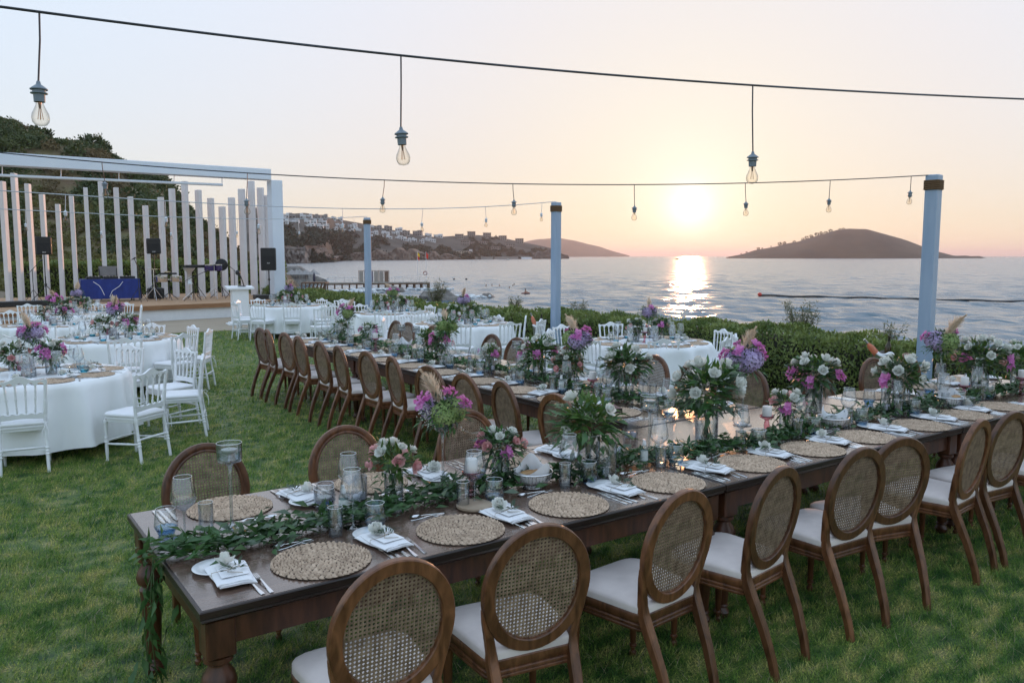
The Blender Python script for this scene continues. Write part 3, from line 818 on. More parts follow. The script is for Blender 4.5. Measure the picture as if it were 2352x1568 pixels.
# ================================================================ round tables, cloths, white chairs
RT = {'A': (at(135, 850, .77), 'first lawn table'), 'B': (at(265, 777, .77), 'second lawn table'), 'C': (at(126, 745, .77), 'third lawn table'), 'C2': (at(176, 719, .77), 'fourth lawn table'),
      'G': (at(1487, 785, .77), 'first hedge table'), 'F': (at(1063, 743, .77), 'second hedge table'), 'E': (at(900, 718, .77), 'third hedge table'), 'D': (at(664, 701.5, .77), 'fourth hedge table')}
RT['A'] = (Vector((.72, 9.70, .77)), RT['A'][1])
RR = .90
def make_cloth(seed, hem, flare):
    g = random.Random(seed); n, k = 168, 14
    ks = [(g.randint(9, 26), g.uniform(0, 6.28), g.uniform(.4, 1)) for _ in range(6)]
    rings = [[Vector((1e-4 * math.cos(2 * math.pi * i / n), 1e-4 * math.sin(2 * math.pi * i / n), .7725)) for i in range(n)]]
    for r in (.4, .8, .885, .905): rings.append([Vector((r * math.cos(2 * math.pi * i / n), r * math.sin(2 * math.pi * i / n), .7725 - (.004 if r > .9 else 0))) for i in range(n)])
    for j in range(1, k + 1):
        t = j / k; ring = []
        for i in range(n):
            th = 2 * math.pi * i / n
            f = sum(a * math.sin(q * th + p) for q, p, a in ks) / 3.2
            r = .925 + flare * t ** 1.3 + (.085 * f + .075 * max(0, f) ** 2 - .02) * t ** .7 + .016 * math.sin(4 * th + seed) * t
            ring.append(Vector((r * math.cos(th), r * math.sin(th), .765 - t * (.765 - hem) + .012 * f * t)))
        rings.append(ring)
    return MB().loft(rings).mesh('tablecloth', cloth_m, 70)
tt = MB().lathe([(.0005, .735), (.89, .735), (.90, .74), (.90, .764), (.89, .769), (.0005, .769)], 40).mesh('tabletop', mat('pale plywood', (.4, .3, .2), (.5, .4, .28), 6, .7), 40)
fl = []
for s in (-1, 1):
    m = MB()
    m.tube([(s * .48, -.36, .0), (s * .52, -.36, .06), (s * .38, -.36, .40), (s * .36, -.35, .735)], .016, 8)
    m.tube([(s * .48, .36, .0), (s * .52, .36, .06), (s * .38, .36, .40), (s * .36, .35, .735)], .016, 8)
    m.tube([(s * .44, -.36, .24), (s * .44, .36, .24)], .012, 6); m.tube([(s * .40, 0, .40), (s * .10, 0, .735)], .010, 6)
    fl.append(m.mesh('folding_leg', black_metal, 50))
for i, (k, (c, nm)) in enumerate(RT.items()):
    e = thing('round_table', 'round folding table with black legs under the cloth, %s' % nm, 'table', (c.x, c.y, 0), R(20 + 37 * i), 'round banquet tables')
    part(e, 'tabletop', tt); part(e, 'folding_leg', fl[0]); part(e, 'folding_leg', fl[1])
    single('tablecloth', make_cloth(i + 1, .13 + .02 * (i % 3), .16 if k == 'G' else .05), 'white floor-length cloth draped over the %s' % nm, 'tablecloth', (c.x, c.y, 0), 0, 'white round tablecloths')
WTOPS = {'A': [(44, 867), (347, 848), (466, 814), (428, 799.5), (297, 792), (12, 777.5)],
         'B': [(286, 776.7), (422, 766), (480, 755.6), (444, 746.8), (349, 742), (88, 752.6), (190, 742)],
         'C': [(94, 744), (63, 698), (23, 713), (3, 769), (180, 732)],
         'C2': [(215, 717.5), (222, 695.5), (290, 695), (325, 701), (120, 705)],
         'D': [(538, 694), (546, 689.6), (592, 685.5), (588.6, 696.2), (670.6, 695.5), (739.5, 685.3), (755, 693.8), (743, 705.8), (765, 700)],
         'E': [(826, 698), (884, 713.8), (965, 713.8), (988.5, 700.6), (786, 686.7), (796, 690), (931, 701)],
         'F': [(1053, 742.4), (1146, 723.5), (1173, 739.6), (1208, 725.6), (1244, 733), (931, 720.4), (879, 728.5), (1008, 719)],
         'G': [(1403, 740), (1525, 778.8), (1662, 756), (1670, 775), (1690, 767), (1353, 775), (1290, 745.4), (1261, 755.7), (1480, 744)]}
WCHAIRS = {}
for k, tops in WTOPS.items():
    c, nm = RT[k]; L = []
    for p in tops:
        q = at(p[0], p[1], .90); d = Vector((c.x - q.x, c.y - q.y)); r = d.length
        a = math.atan2(d.y, d.x) + gc.uniform(-.12, .12)
        u = Vector((math.cos(a), math.sin(a))); pos = Vector((q.x, q.y)) + u * .235
        L.append((math.atan2(pos.y - c.y, pos.x - c.x), pos, a))
    L.sort(key=lambda t: -t[0])
    WCHAIRS[k] = L
    for i, (th, pos, a) in enumerate(L):
        white_chair(pos.x, pos.y, a - R(90), 'white spindle-back chair with white pad, %s clockwise around the %s' % (ORD[i], nm), 'white chairs around the round tables')
        if k == 'X': print(k, pos)

# ================================================================ tableware meshes
def make_placemat():
    m = MB(); g = random.Random(2); r = .012; ring = 0
    m.lathe([(.0005, .001), (.195, .001), (.198, .003), (.195, .005), (.0005, .005)], 40)
    while r < .198:
        n = max(4, int(2 * math.pi * r / .0225)); lean = .42 if ring % 2 else -.42
        for k in range(n):
            a = 2 * math.pi * (k + .5 * (ring % 4 // 2)) / n + g.uniform(-.03, .03) / max(r * 10, .3)
            c = Vector((r * math.cos(a), r * math.sin(a), .004)); t = a + math.pi / 2 + lean + g.uniform(-.12, .12)
            T = Vector((math.cos(t), math.sin(t), 0)); S = Vector((-T.y, T.x, 0)); l, w, h = .0150 * g.uniform(.88, 1.1), .0059 * g.uniform(.85, 1.1), .0078 * g.uniform(.75, 1.2)
            V = [c - T * l, c - T * l * .5 + S * w, c + T * l * .5 + S * w, c + T * l, c + T * l * .5 - S * w, c - T * l * .5 - S * w]
            V += [c - T * l * .45 + Vector((0, 0, h * .85)), c + T * l * .45 + Vector((0, 0, h * .85)), c + S * w * .45 + Vector((0, 0, h)), c - S * w * .45 + Vector((0, 0, h))]
            m.add(V, [(0, 6, 1), (1, 6, 8), (1, 8, 2), (2, 8, 7), (2, 7, 3), (3, 7, 4), (4, 7, 9), (4, 9, 5), (5, 9, 6), (5, 6, 0), (6, 9, 8), (8, 9, 7)])
        r += .0128; ring += 1
    me = m.mesh('placemat', seagrass, 75); me.materials.append(mat('seagrass gaps painted shade', (.05, .033, .02), (.09, .06, .04), 40, .9))  # base disc coloured dark to paint the shade between the knots
    for p in me.polygons:
        if p.index < 160: p.material_index = 1
    return me
PLACEMAT = make_placemat()
def make_wine():
    m = MB().lathe([(.0005, .101), (.006, .1015), (.012, .105), (.034, .122), (.0455, .138), (.0475, .147), (.0465, .158), (.0335, .231), (.0325, .232)], 24)
    return m.mesh('wine_glass', clear_glass, 60)
def make_rim(r, z): return MB().tube([(r * math.cos(a), r * math.sin(a), z) for a in np.linspace(0, 2 * math.pi, 24, endpoint=False)], .0009, 4, closed=True)
WINE = make_wine()
WINE_STEM = MB().lathe([(.0005, .0015), (.030, .0015), (.0375, .0005), (.0375, .0025), (.012, .006), (.005, .012), (.0038, .025), (.0038, .092), (.006, .1015)], 20).mesh('stem', cast_glass, 60)
rim_glint = mat('painted rim glint', (.85, .86, .88), None, rough=.08, spec=1.0)  # opaque near-white colour paints the glint along clear glass rims
WINE_RIM = make_rim(.0327, .232).mesh('rim', rim_glint, 60)
TUMB = MB().lathe([(.030, .020), (.043, .032), (.0445, .040), (.0365, .104), (.036, .105)], 24).mesh('bowl', clear_glass, 60)
TUMB_RIM = make_rim(.0363, .105).mesh('rim', rim_glint, 60)
def tbase(m_): return MB().lathe([(.0005, .001), (.028, .001), (.030, .003), (.0365, .019), (.0435, .0315), (.040, .0318), (.030, .013), (.0005, .011)], 24).mesh('base', m_, 50)
TBASE = [tbase(blue_glass), tbase(aqua_glass)]
HIGH = MB().lathe([(.0005, .001), (.0265, .001), (.028, .004), (.0285, .115), (.0275, .115), (.0262, .012), (.0005, .010)], 24).mesh('highball_glass', clear_glass, 50)
HIGH_RIM = make_rim(.028, .115).mesh('rim', rim_glint, 60)
PLATE = MB().lathe([(.0005, .003), (.053, .003), (.055, .001), (.058, .004), (.087, .013), (.090, .015), (.088, .0165), (.061, .008), (.055, .0065), (.0005, .0065)], 36).mesh('side_plate', ceramic, 60)
def flat(mb, pts, z0=.001, t=.002):
    """a bar along y: pts = (y, half width, height)"""
    rings = [[Vector((-w, y, z + z0)), Vector((w, y, z + z0)), Vector((w * .8, y, z + z0 + t)), Vector((-w * .8, y, z + z0 + t))] for y, w, z in pts]
    return mb.loft(rings, True, True)
def make_fork():
    m = MB(); flat(m, [(-.105, .006, 0), (-.103, .008, 0), (-.05, .0062, .002), (0, .0036, .008), (.025, .0034, .010), (.036, .007, .006), (.045, .0115, .003), (.052, .0118, .002)])
    for k in range(4): x = -.0093 + k * .0062; m.add([(x - .0019, .050, .003), (x + .0019, .050, .003), (x + .0012, .094, .007), (x - .0012, .094, .007), (x - .0019, .050, .005), (x + .0019, .050, .005), (x + .0012, .094, .0085), (x - .0012, .094, .0085)], [(0, 3, 2, 1), (4, 5, 6, 7), (0, 1, 5, 4), (1, 2, 6, 5), (2, 3, 7, 6), (3, 0, 4, 7)])
    return m.mesh('fork', chrome, 40)
def make_knife():
    m = MB(); flat(m, [(-.115, .006, 0), (-.112, .008, 0), (-.02, .0065, 0), (0, .005, .001), (.01, .0085, .001), (.06, .0095, .001), (.10, .006, .001), (.112, .001, .001)], .001, .0035)
    return m.mesh('knife', chrome, 40)
def make_spoon():
    m = MB(); flat(m, [(-.09, .006, 0), (-.05, .005, .002), (0, .003, .006), (.03, .003, .006)])
    m.loft([[Vector((w * math.cos(a), .058 + l * math.sin(a), z)) for a in np.linspace(0, 2 * math.pi, 14, endpoint=False)] for w, l, z in ((.0165, .032, .009), (.014, .028, .005), (.006, .012, .002), (.0165, .032, .009))])
    return m.mesh('spoon', chrome, 60)
FORK, KNIFE, SPOON = make_fork(), make_knife(), make_spoon()
def make_napkin(roll):
    m = MB(); g = random.Random(4 + roll)
    if roll:   # cloth pulled through a tie: pinched in the middle
        rings = []
        for k, t in enumerate(np.linspace(-1, 1, 15)):
            w = .030 + .040 * abs(t) ** 1.3; h = .016 + .006 * math.cos(t * 3)
            rings.append([Vector((.115 * t, w * math.cos(a) + .004 * math.sin(5 * a + t * 3), .006 + max(-.004, h * math.sin(a) * (1 + .25 * math.sin(4 * a))))) for a in np.linspace(0, 2 * math.pi, 18, endpoint=False)])
        m.loft(rings, True, True)
    else:      # flat pack with a rounded fold at one end
        for k, (w, l, z, sk) in enumerate(((.070, .118, .001, .0), (.066, .112, .008, .012))):
            nx, ny = 9, 14; top = []; bot = []
            for i in range(ny + 1):
                t = i / ny * 2 - 1; rt_, rb_ = [], []
                for j in range(nx + 1):
                    u = j / nx * 2 - 1; zz = z + .0022 * math.sin(3 * t + 2 * u + k) - .006 * max(0, abs(t) - .75) - .004 * u * u
                    x = w * u * (1 + .05 * math.sin(t * 2 + k)) + sk * t; y = l * t + .004 * math.sin(u * 4)
                    th = .0075 * (1 - max(0, abs(u) - .8) * 3) * (1 - max(0, t - .85) * 4)
                    rt_.append(Vector((x, y, zz + th))); rb_.append(Vector((x, y, zz)))
                top.append(rt_ + rb_[::-1])
            m.loft(top, True, True)
        m.add([(-.05, -.07, .0185), (.05, -.075, .0185), (.052, .055, .0195), (-.047, .06, .0195), (-.05, -.07, .0195), (.05, -.075, .0195), (.052, .055, .0205), (-.047, .06, .0205)], [(0, 3, 2, 1), (4, 5, 6, 7), (0, 1, 5, 4), (1, 2, 6, 5), (2, 3, 7, 6), (3, 0, 4, 7)])
    return m.mesh('cloth', linen, 60)
NAPK = [make_napkin(0), make_napkin(1)]
TWINE = MB().tube([(-.073, .0, .004), (-.07, .002, .018), (-.02, -.006, .0225), (.03, .006, .023), (.07, .0, .018), (.074, 0, .003)], .0012, 4).tube([(0, 0, .023), (.02, .02, .030), (.035, .0, .026), (.0, 0, .024), (-.02, -.03, .024), (.03, -.06, .022)], .0011, 4).mesh('twine', mat('jute twine', (.36, .28, .18), None, rough=.9), 60)

# ---- flowers
def petal_grid(mb, c, d, up, L, W, cup, n=4, rag=0, g=random):
    """one cupped petal from c along d, opening away from up"""
    d = Vector(d).normalized(); up = Vector(up); up = (up - d * up.dot(d)).normalized(); s = d.cross(up); rings = []
    for i in range(n):
        t = i / (n - 1); w = W * (.28 + .72 * math.sin(math.pi * (.15 + .72 * t))) * .5
        if i == n - 1: w *= .75
        p = Vector(c) + d * L * t + up * cup * L * (t * t)
        e = up * (cup * .45 * W)
        r = up * (g.uniform(-rag, rag) * L)
        rings.append([p - s * w + e * .8 + r, p, p + s * w + e * .8 - r])
    mb.loft(rings, closed=False)
def make_rose(color, open_=1.0, seed=1):
    m = MB(); g = random.Random(seed)
    for ring, (n, el, L, W, cup, z) in enumerate(((3, 82, .022, .020, .55, .018), (5, 70, .029, .026, .50, .012), (6, 48, .038, .034, .38, .006), (7, 24, .044, .038, .25 * open_, .0))):
        for k in range(n):
            a = 2 * math.pi * (k + .5 * (ring % 2)) / n + g.uniform(-.2, .2); e = R(el * (1.15 - .15 * open_) + g.uniform(-8, 8))
            d = (math.cos(a) * math.cos(e), math.sin(a) * math.cos(e), math.sin(e))
            petal_grid(m, (0.004 * math.cos(a), .004 * math.sin(a), z), d, (-math.cos(a) * .2, -math.sin(a) * .2, 1), L, W, cup, 4, .05, g)
    return m.mesh(color + '_flower', petal[color], 180)
def make_hydrangea(color, seed):
    m = MB(); g = random.Random(seed); n = 85
    for k in range(n):
        z = 1 - 1.75 * (k + .5) / n; a = k * 2.39996; r = math.sqrt(max(0, 1 - z * z)); d = Vector((r * math.cos(a), r * math.sin(a), z))
        c = d * .060 * g.uniform(.9, 1.08); t0 = d.orthogonal().normalized(); t1 = d.cross(t0); ro = g.uniform(0, 1.5)
        for q in range(4):
            b = ro + q * math.pi / 2; u = t0 * math.cos(b) + t1 * math.sin(b); w = d.cross(u); s = .013 * g.uniform(.85, 1.2); l = g.uniform(-.004, .004)
            m.add([c, c + u * s * .6 + w * s * .5 + d * .003, c + u * s * 1.15 + d * (.002 + l), c + u * s * .6 - w * s * .5 + d * .003], [(0, 1, 2, 3)])
    return m.mesh('hydrangea', petal[color], 0)
def make_bract(seed):
    m = MB(); g = random.Random(seed)
    for k in range(7):
        c = Vector((g.uniform(-.028, .028), g.uniform(-.028, .028), g.uniform(-.02, .03))); up = Vector((g.uniform(-.6, .6), g.uniform(-.6, .6), 1)).normalized(); t0 = up.orthogonal().normalized(); t1 = up.cross(t0); n = g.choice((3, 4, 5))
        for q in range(n):
            b = 2 * math.pi * q / n; u = t0 * math.cos(b) + t1 * math.sin(b); w = up.cross(u); s = g.uniform(.028, .038)
            m.add([c, c + u * s * .5 + w * s * .36 + up * s * .42, c + u * s + up * s * .45, c + u * s * .5 - w * s * .36 + up * s * .42, c + u * s * .45 + up * s * .22], [(0, 4, 1), (1, 4, 2), (2, 4, 3), (3, 4, 0)])
    return m.mesh('magenta_flower', petal['magenta'], 0)
def make_pampas(seed):
    g = np.random.default_rng(seed); n = 620; t = g.random(n) ** .8
    bend = .35; L = .26
    base = np.stack([bend * L * t * t * .6, np.zeros(n), L * t * .9], 1)
    a = g.uniform(0, 6.28, n); sp = .30 + .25 * g.random(n)
    D = np.stack([np.cos(a) * sp + .35 * t, np.sin(a) * sp, np.full(n, .85)], 1)
    ln = .075 * np.sin(np.clip(t * 1.05 + .12, 0, 1) * math.pi) ** .7 * g.uniform(.6, 1.2, n) + .016
    V, F = leafgeo(base, D, rdir(n, g), ln, .0042, .0, .25)
    return npmesh('pampas_plume', V, F, petal['cream'])
def make_babys_breath(seed):
    m = MB(); g = random.Random(seed)
    for k in range(170):
        d = Vector((g.gauss(0, 1), g.gauss(0, 1), g.gauss(0, 1) + .2)).normalized() * .075 * g.uniform(.5, 1.05); r = .0042
        m.add([d + Vector(v) * r for v in ((1, 0, 0), (-1, 0, 0), (0, 1, 0), (0, -1, 0), (0, 0, 1), (0, 0, -1))], [(0, 2, 4), (2, 1, 4), (1, 3, 4), (3, 0, 4), (2, 0, 5), (1, 2, 5), (3, 1, 5), (0, 3, 5)])
    return m.mesh('babys_breath', petal['white'], 0)
FL = {'white': [make_rose('white', 1.0, 1), make_rose('white', .6, 2), make_rose('white', 1.15, 3)], 'pink': [make_rose('pink', .6, 4), make_rose('pink', .9, 5)], 'magenta': [make_bract(1), make_bract(2)],
      'lilac': [make_hydrangea('lilac', 1), make_hydrangea('lilac', 2)], 'green': [make_hydrangea('green', 3)], 'cream': [make_pampas(1), make_pampas(2)], 'baby': [make_babys_breath(1)]}
FNAME = {'white': 'white_flower', 'pink': 'pink_rose', 'magenta': 'magenta_flower', 'lilac': 'lilac_hydrangea', 'green': 'green_hydrangea', 'cream': 'pampas_plume', 'baby': 'babys_breath'}
def make_foliage(seed, n, rx, rz, L, W, m, up=.3, spray=4):
    """leaves growing outwards from a point, with a few long sprays"""
    g = np.random.default_rng(seed)
    d = rdir(n, g); d[:, 2] = d[:, 2] * .8 + up; d /= np.linalg.norm(d, axis=1, keepdims=True)
    P = d * np.array([rx, rx, rz]) * g.uniform(.35, 1.0, n)[:, None]
    V, F = leafgeo(P, d + rdir(n, g) * .55, rdir(n, g) * .6 + np.array([0, 0, 1.]), L * g.uniform(.7, 1.25, n), W * g.uniform(.7, 1.2, n), .12, .22)
    Vs, Fs = [V], [F]; off = len(V)
    for k in range(spray):
        a = g.uniform(0, 6.28); e = g.uniform(-.15, 1.0); q = np.array([math.cos(a) * math.cos(e), math.sin(a) * math.cos(e), math.sin(e)]); t = np.linspace(.5, 1.55, 13)
        pos = q[None] * t[:, None] * np.array([rx, rx, rz]); pos[:, 2] -= (t - .5) ** 2 * rz * .35
        side = np.cross(q, [0, 0, 1.]); side /= np.linalg.norm(side) + 1e-6
        dd = q[None] * .7 + side[None] * np.where(np.arange(13) % 2, 1, -1)[:, None] + rdir(13, g) * .25
        V, F = leafgeo(pos, dd, np.tile([0, 0, 1.], (13, 1)) + rdir(13, g) * .4, L * g.uniform(.7, 1.1, 13), W * g.uniform(.6, 1., 13)); Vs.append(V); Fs.append(F + off); off += len(V)
        st = MB().tube([tuple(p) for p in pos], .0012, 3)
        V = np.array(st.v); F = np.array([f[:3] for f in st.f if len(f) == 4] + [(f[0], f[2], f[3]) for f in st.f if len(f) == 4]); Vs.append(V); Fs.append(F + off); off += len(V)
    return npmesh('foliage', np.concatenate(Vs), np.concatenate(Fs), m)
FOL = [make_foliage(1, 110, .115, .10, .052, .017, leaf_mats[0]), make_foliage(2, 120, .12, .11, .058, .017, leaf_mats[1], .3, 5), make_foliage(3, 130, .13, .12, .060, .027, leaf_mats[0], .2, 4), make_foliage(4, 60, .11, .12, .062, .023, leaf_mats[2], .5, 3)]
SPRIG = make_foliage(9, 16, .045, .018, .034, .010, leaf_mats[1], .2, 1)
def make_stems(h, r0, r1, seed):
    m = MB(); g = random.Random(seed)
    for k in range(14):
        a = g.uniform(0, 6.28); b = a + g.uniform(1.5, 3); q = math.sqrt(g.random())
        m.tube([(r0 * q * math.cos(a), r0 * q * math.sin(a), .006), (.008 * math.cos(b), .008 * math.sin(b), h * .55), (r1 * q * math.cos(b), r1 * q * math.sin(b), h * 1.15)], .0028, 5)
    return m.mesh('stems', stem_m, 60)
def make_cyl(h, r):
    v = MB().lathe([(.0005, .002), (r - .001, .002), (r, .005), (r, h), (r - .002, h), (r - .003, .010), (.0005, .008)], 24).mesh('vase', clear_glass, 50)
    w = MB().lathe([(.0005, .009), (r - .004, .010), (r - .004, h * .45), (.0005, h * .45)], 20).mesh('water', water_m, 50)
    return v, w, make_rim(r - .001, h).mesh('rim', rim_glint, 60)
CYL = make_cyl(.15, .048)
BIGCYL = make_cyl(.20, .058)
STEMS = [make_stems(.15, .034, .05, 1), make_stems(.20, .04, .06, 2)]
FLUTE = MB().lathe([(.0005, .001), (.052, .001), (.054, .004), (.020, .010), (.008, .022), (.0065, .04), (.006, .20), (.008, .265), (.016, .285), (.045, .305), (.056, .318), (.060, .325), (.0585, .325), (.044, .309), (.0005, .296)], 24).mesh('vase', cast_glass, 60)

def arrangement(loc, label, kind, flowers, seed, fol=0, scale=1.0, rot=None, group=None, name='flower_arrangement'):
    """kind: 'tall' on a glass flute, 'short' in a cylinder vase; flowers = (kind, n) list"""
    g = random.Random(seed); rz = g.uniform(0, 6.28) if rot is None else rot
    e = thing(name, label, 'flowers', loc, rz, group, scale=scale)
    if kind == 'tall': part(e, 'vase', FLUTE); h = .365; rx, rz_ = .10, .085
    else:
        cyl = BIGCYL if kind == 'big' else CYL; h = .235 if kind == 'big' else .185; rx, rz_ = (.155, .125) if kind == 'big' else (.10, .075)
        v = part(e, 'vase', cyl[0], [('rim', cyl[2])]); part(e, 'water', cyl[1]); part(e, 'stems', STEMS[kind == 'big'])
    part(e, 'foliage', FOL[fol], loc=(0, 0, h - .01), rot=g.uniform(0, 6.28), scale=(1.0 if kind == 'short' else .95) if kind != 'big' else 1.3, kind='stuff')
    part(e, 'foliage', FOL[(fol + 1) % 4], loc=(0, 0, h + .01), rot=g.uniform(0, 6.28), scale=(.85 if kind == 'short' else .8) if kind != 'big' else 1.15, kind='stuff')
    if kind == 'big': part(e, 'foliage', FOL[3], loc=(0, 0, h + .02), rot=g.uniform(0, 6.28), scale=1.1, kind='stuff')
    spots = []; total = sum(n for _, n in flowers); order = [f for f, n in flowers for _ in range(n)]
    big = [f for f in order if f in ('lilac', 'green', 'baby')]; small = [f for f in order if f not in ('lilac', 'green', 'baby', 'cream')]
    for i, f in enumerate(big):
        a = 2 * math.pi * i / max(len(big), 1) + .4; rr = .052 if len(big) > 1 else .0
        part(e, FNAME[f], FL[f][i % len(FL[f])], loc=(rr * math.cos(a), rr * math.sin(a), h + .01 + .012 * (i % 2)), rot=(g.uniform(-.3, .3), g.uniform(-.3, .3), g.uniform(0, 6)), scale=g.uniform(.92, 1.12))
    for i, f in enumerate(small):
        k = (i + .6) / len(small)
        el = 1.25 - 1.45 * k if not big else .95 - .9 * k; a = i * 2.39996 + seed
        d = Vector((math.cos(a) * math.cos(el), math.sin(a) * math.cos(el), math.sin(el)))
        p = Vector((d.x * rx * (1.05 if big else 1.05), d.y * rx * (1.05 if big else 1.05), h + .015 + d.z * rz_ * (1.2 if big else 1.15)))
        q = d.to_track_quat('Z', 'Y').to_euler()
        part(e, FNAME[f], FL[f][g.randrange(len(FL[f]))], loc=p, rot=(q.x, q.y, q.z), scale=g.uniform(.75, 1.15) * (1.0 if kind == 'big' else .88))
    for i in range(sum(1 for f in order if f == 'cream')):
        part(e, FNAME['cream'], FL['cream'][i % 2], loc=(.01, .01 * i, h + .02), rot=(g.uniform(-.15, .15), g.uniform(.1, .45), g.uniform(0, 6.28)), scale=g.uniform(.8, 1.0))
    return e

# ---- candles, baskets, bottles
TALLC = MB().lathe([(.0005, .001), (.042, .001), (.044, .004), (.016, .010), (.0075, .020), (.006, .035), (.006, .19), (.008, .235), (.018, .25), (.043, .255), (.046, .262), (.046, .325), (.0445, .325), (.0435, .266), (.0005, .262)], 28).mesh('stand', cast_glass, 60)
TALLC_W = MB().lathe([(.0005, .263), (.0425, .265), (.0425, .293), (.0005, .293)], 24).mesh('water', water_m, 60)
FLOATC = MB().lathe([(.0005, .0), (.022, .002), (.030, .013), (.029, .017), (.024, .018), (.0005, .016)], 18).tube([(0, 0, .016), (0, 0, .022)], .0012, 4).mesh('floating_candle', wax, 60)
PINKC = MB().lathe([(.0005, .001), (.040, .001), (.043, .006), (.025, .012), (.014, .022), (.018, .034), (.012, .042), (.016, .060), (.020, .085), (.016, .108), (.012, .118), (.020, .126), (.044, .138), (.050, .152), (.048, .153), (.036, .142), (.0005, .140)], 16).mesh('holder', pink_glass, 30)
PILLAR = MB().lathe([(.0005, .140), (.030, .140), (.031, .143), (.031, .212), (.028, .216), (.0005, .214)], 20).tube([(0, 0, .214), (.001, 0, .226)], .0012, 4).mesh('pillar_candle', wax, 50)
def make_basket():
    P = {}; m = MB(); n = 34
    for k in range(n):
        a = 2 * math.pi * k / n; m.tube([(r * math.cos(a), r * math.sin(a), z) for r, z in ((.045, .014), (.078, .026), (.100, .055), (.108, .085))], .0015, 4)
    P['wires'] = m.mesh('wires', chrome, 60)
    m = MB(); m.tube([(.109 * math.cos(a), .109 * math.sin(a), .086) for a in np.linspace(0, 6.2832, 32, endpoint=False)], .004, 6, closed=True)
    P['rim'] = m.mesh('rim', chrome, 60)
    P['foot'] = MB().lathe([(.050, 0), (.054, .002), (.045, .012), (.045, .016), (.0005, .016)], 24).mesh('foot', chrome, 40)
    m = MB(); g = random.Random(3); n = 32; rings = []
    for j in range(9):
        t = j / 8; ring = []
        for k in range(n):
            a = 2 * math.pi * k / n; f = math.sin(3 * a + .5) * .5 + math.sin(7 * a) * .25
            r = .040 + .056 * t ** .7 + .006 * f * t; z = .020 + .062 * t ** 1.4 + (.012 + .075 * max(0, math.sin(a + .9)) ** 5 + .05 * max(0, math.sin(a + 3.4)) ** 6) * t ** 5 + .006 * f * t
            if t > .85: r -= .030 * max(0, math.sin(a + .9)) ** 5
            ring.append(Vector((r * math.cos(a), r * math.sin(a), z)))
        rings.append(ring)
    P['napkin'] = m.loft(rings, True).mesh('napkin', linen, 180)
    return P
BASK = make_basket()
bread_m = mat('bread crust', (.28, .13, .05), (.52, .32, .15), 26, .7, bump=.3)
def make_roll():
    m = MB(); rings = []
    for j in range(9):
        t = j / 8 * math.pi; r = math.sin(t) ** .7 * .034 + 1e-4
        rings.append([Vector((-.052 * math.cos(t), r * math.cos(a), .7 * r * math.sin(a) + (.004 * math.cos(a * 2)))) for a in np.linspace(0, 6.2832, 14, endpoint=False)])
    return m.loft(rings).mesh('bread_roll', bread_m, 180)
ROLL = make_roll()
SPRAY_B = MB().lathe([(.0005, .001), (.0215, .001), (.0225, .004), (.0225, .100), (.018, .112), (.010, .118), (.010, .124), (.0005, .124)], 20).mesh('bottle', glass('clear bottle plastic', (.86, .92, .92), 1.5), 50)
SPRAY_L = MB().lathe([(.0228, .030), (.0228, .090)], 20).mesh('label', mat('pale printed label', (.62, .68, .66), (.78, .80, .78), 60, .5), 50)
SPRAY_H = MB().lathe([(.0115, .118), (.0115, .135), (.008, .140), (.008, .152), (.0005, .153)], 14).box((0, -.010, .147), (.010, .022, .009)).mesh('spray_head', mat('white plastic', (.78, .78, .78), None, rough=.4), 40)
grey_pl = mat('grey plastic cap', (.35, .36, .40), None, rough=.35)
SHAKER = MB().lathe([(.0005, 0), (.0165, 0), (.0175, .003), (.0175, .058), (.0005, .058)], 16).mesh('body', glass('salt shaker glass', (.78, .74, .72), 1.5), 50)
SHAKER_C = MB().lathe([(.018, .052), (.018, .082), (.015, .086), (.0005, .087)], 16).mesh('cap', grey_pl, 50)
def make_bag():
    m = MB(); g = random.Random(8); n = 14; rings = []
    for j, (w, d, z) in enumerate(((.052, .026, .0), (.054, .028, .05), (.053, .024, .10), (.050, .016, .14), (.052, .004, .165), (.054, .002, .185))):
        rings.append([Vector(((w + g.uniform(-.003, .003)) * math.cos(a), (d + g.uniform(-.003, .003)) * math.sin(a), z)) for a in np.linspace(0, 6.2832, n, endpoint=False)])
    return m.loft(rings).mesh('bag', plastic_bag, 0)
BAG = make_bag()
card_m = mat('white card', (.74, .76, .80), (.78, .79, .81), 5, .6); print_m = mat('blue print', (.10, .12, .38), None, rough=.6)
def make_tent():
    P = {}; t = R(18); m = MB(); w = .055; h = .075
    y = math.sin(t) * h; z = math.cos(t) * h
    m.add([(-w, -y, 0), (w, -y, 0), (w, 0, z), (-w, 0, z), (-w, y, 0), (w, y, 0)], [(0, 1, 2, 3), (3, 2, 5, 4)])
    me = m.mesh('card', card_m, 0); P['card'] = me
    m = MB()
    def pt(x, v, o=.0006): return Vector((x, -y * (1 - v) - o, z * v))
    for k in range(3):
        x = -.008 + k * .007; m.add([pt(x, .62), pt(x + .003, .62), pt(x + .007, .84), pt(x + .004, .84)], [(0, 1, 2, 3)])
    for (v0, v1, x0, x1) in ((.46, .52, -.03, .03), (.38, .42, -.026, .026)):
        n = 9
        for k in range(n): a = x0 + (x1 - x0) * k / n; m.add([pt(a, v0), pt(a + (x1 - x0) / n * .7, v0), pt(a + (x1 - x0) / n * .7, v1), pt(a, v1)], [(0, 1, 2, 3)])
    P['print'] = m.mesh('print', print_m, 0)
    return P
TENT = make_tent()
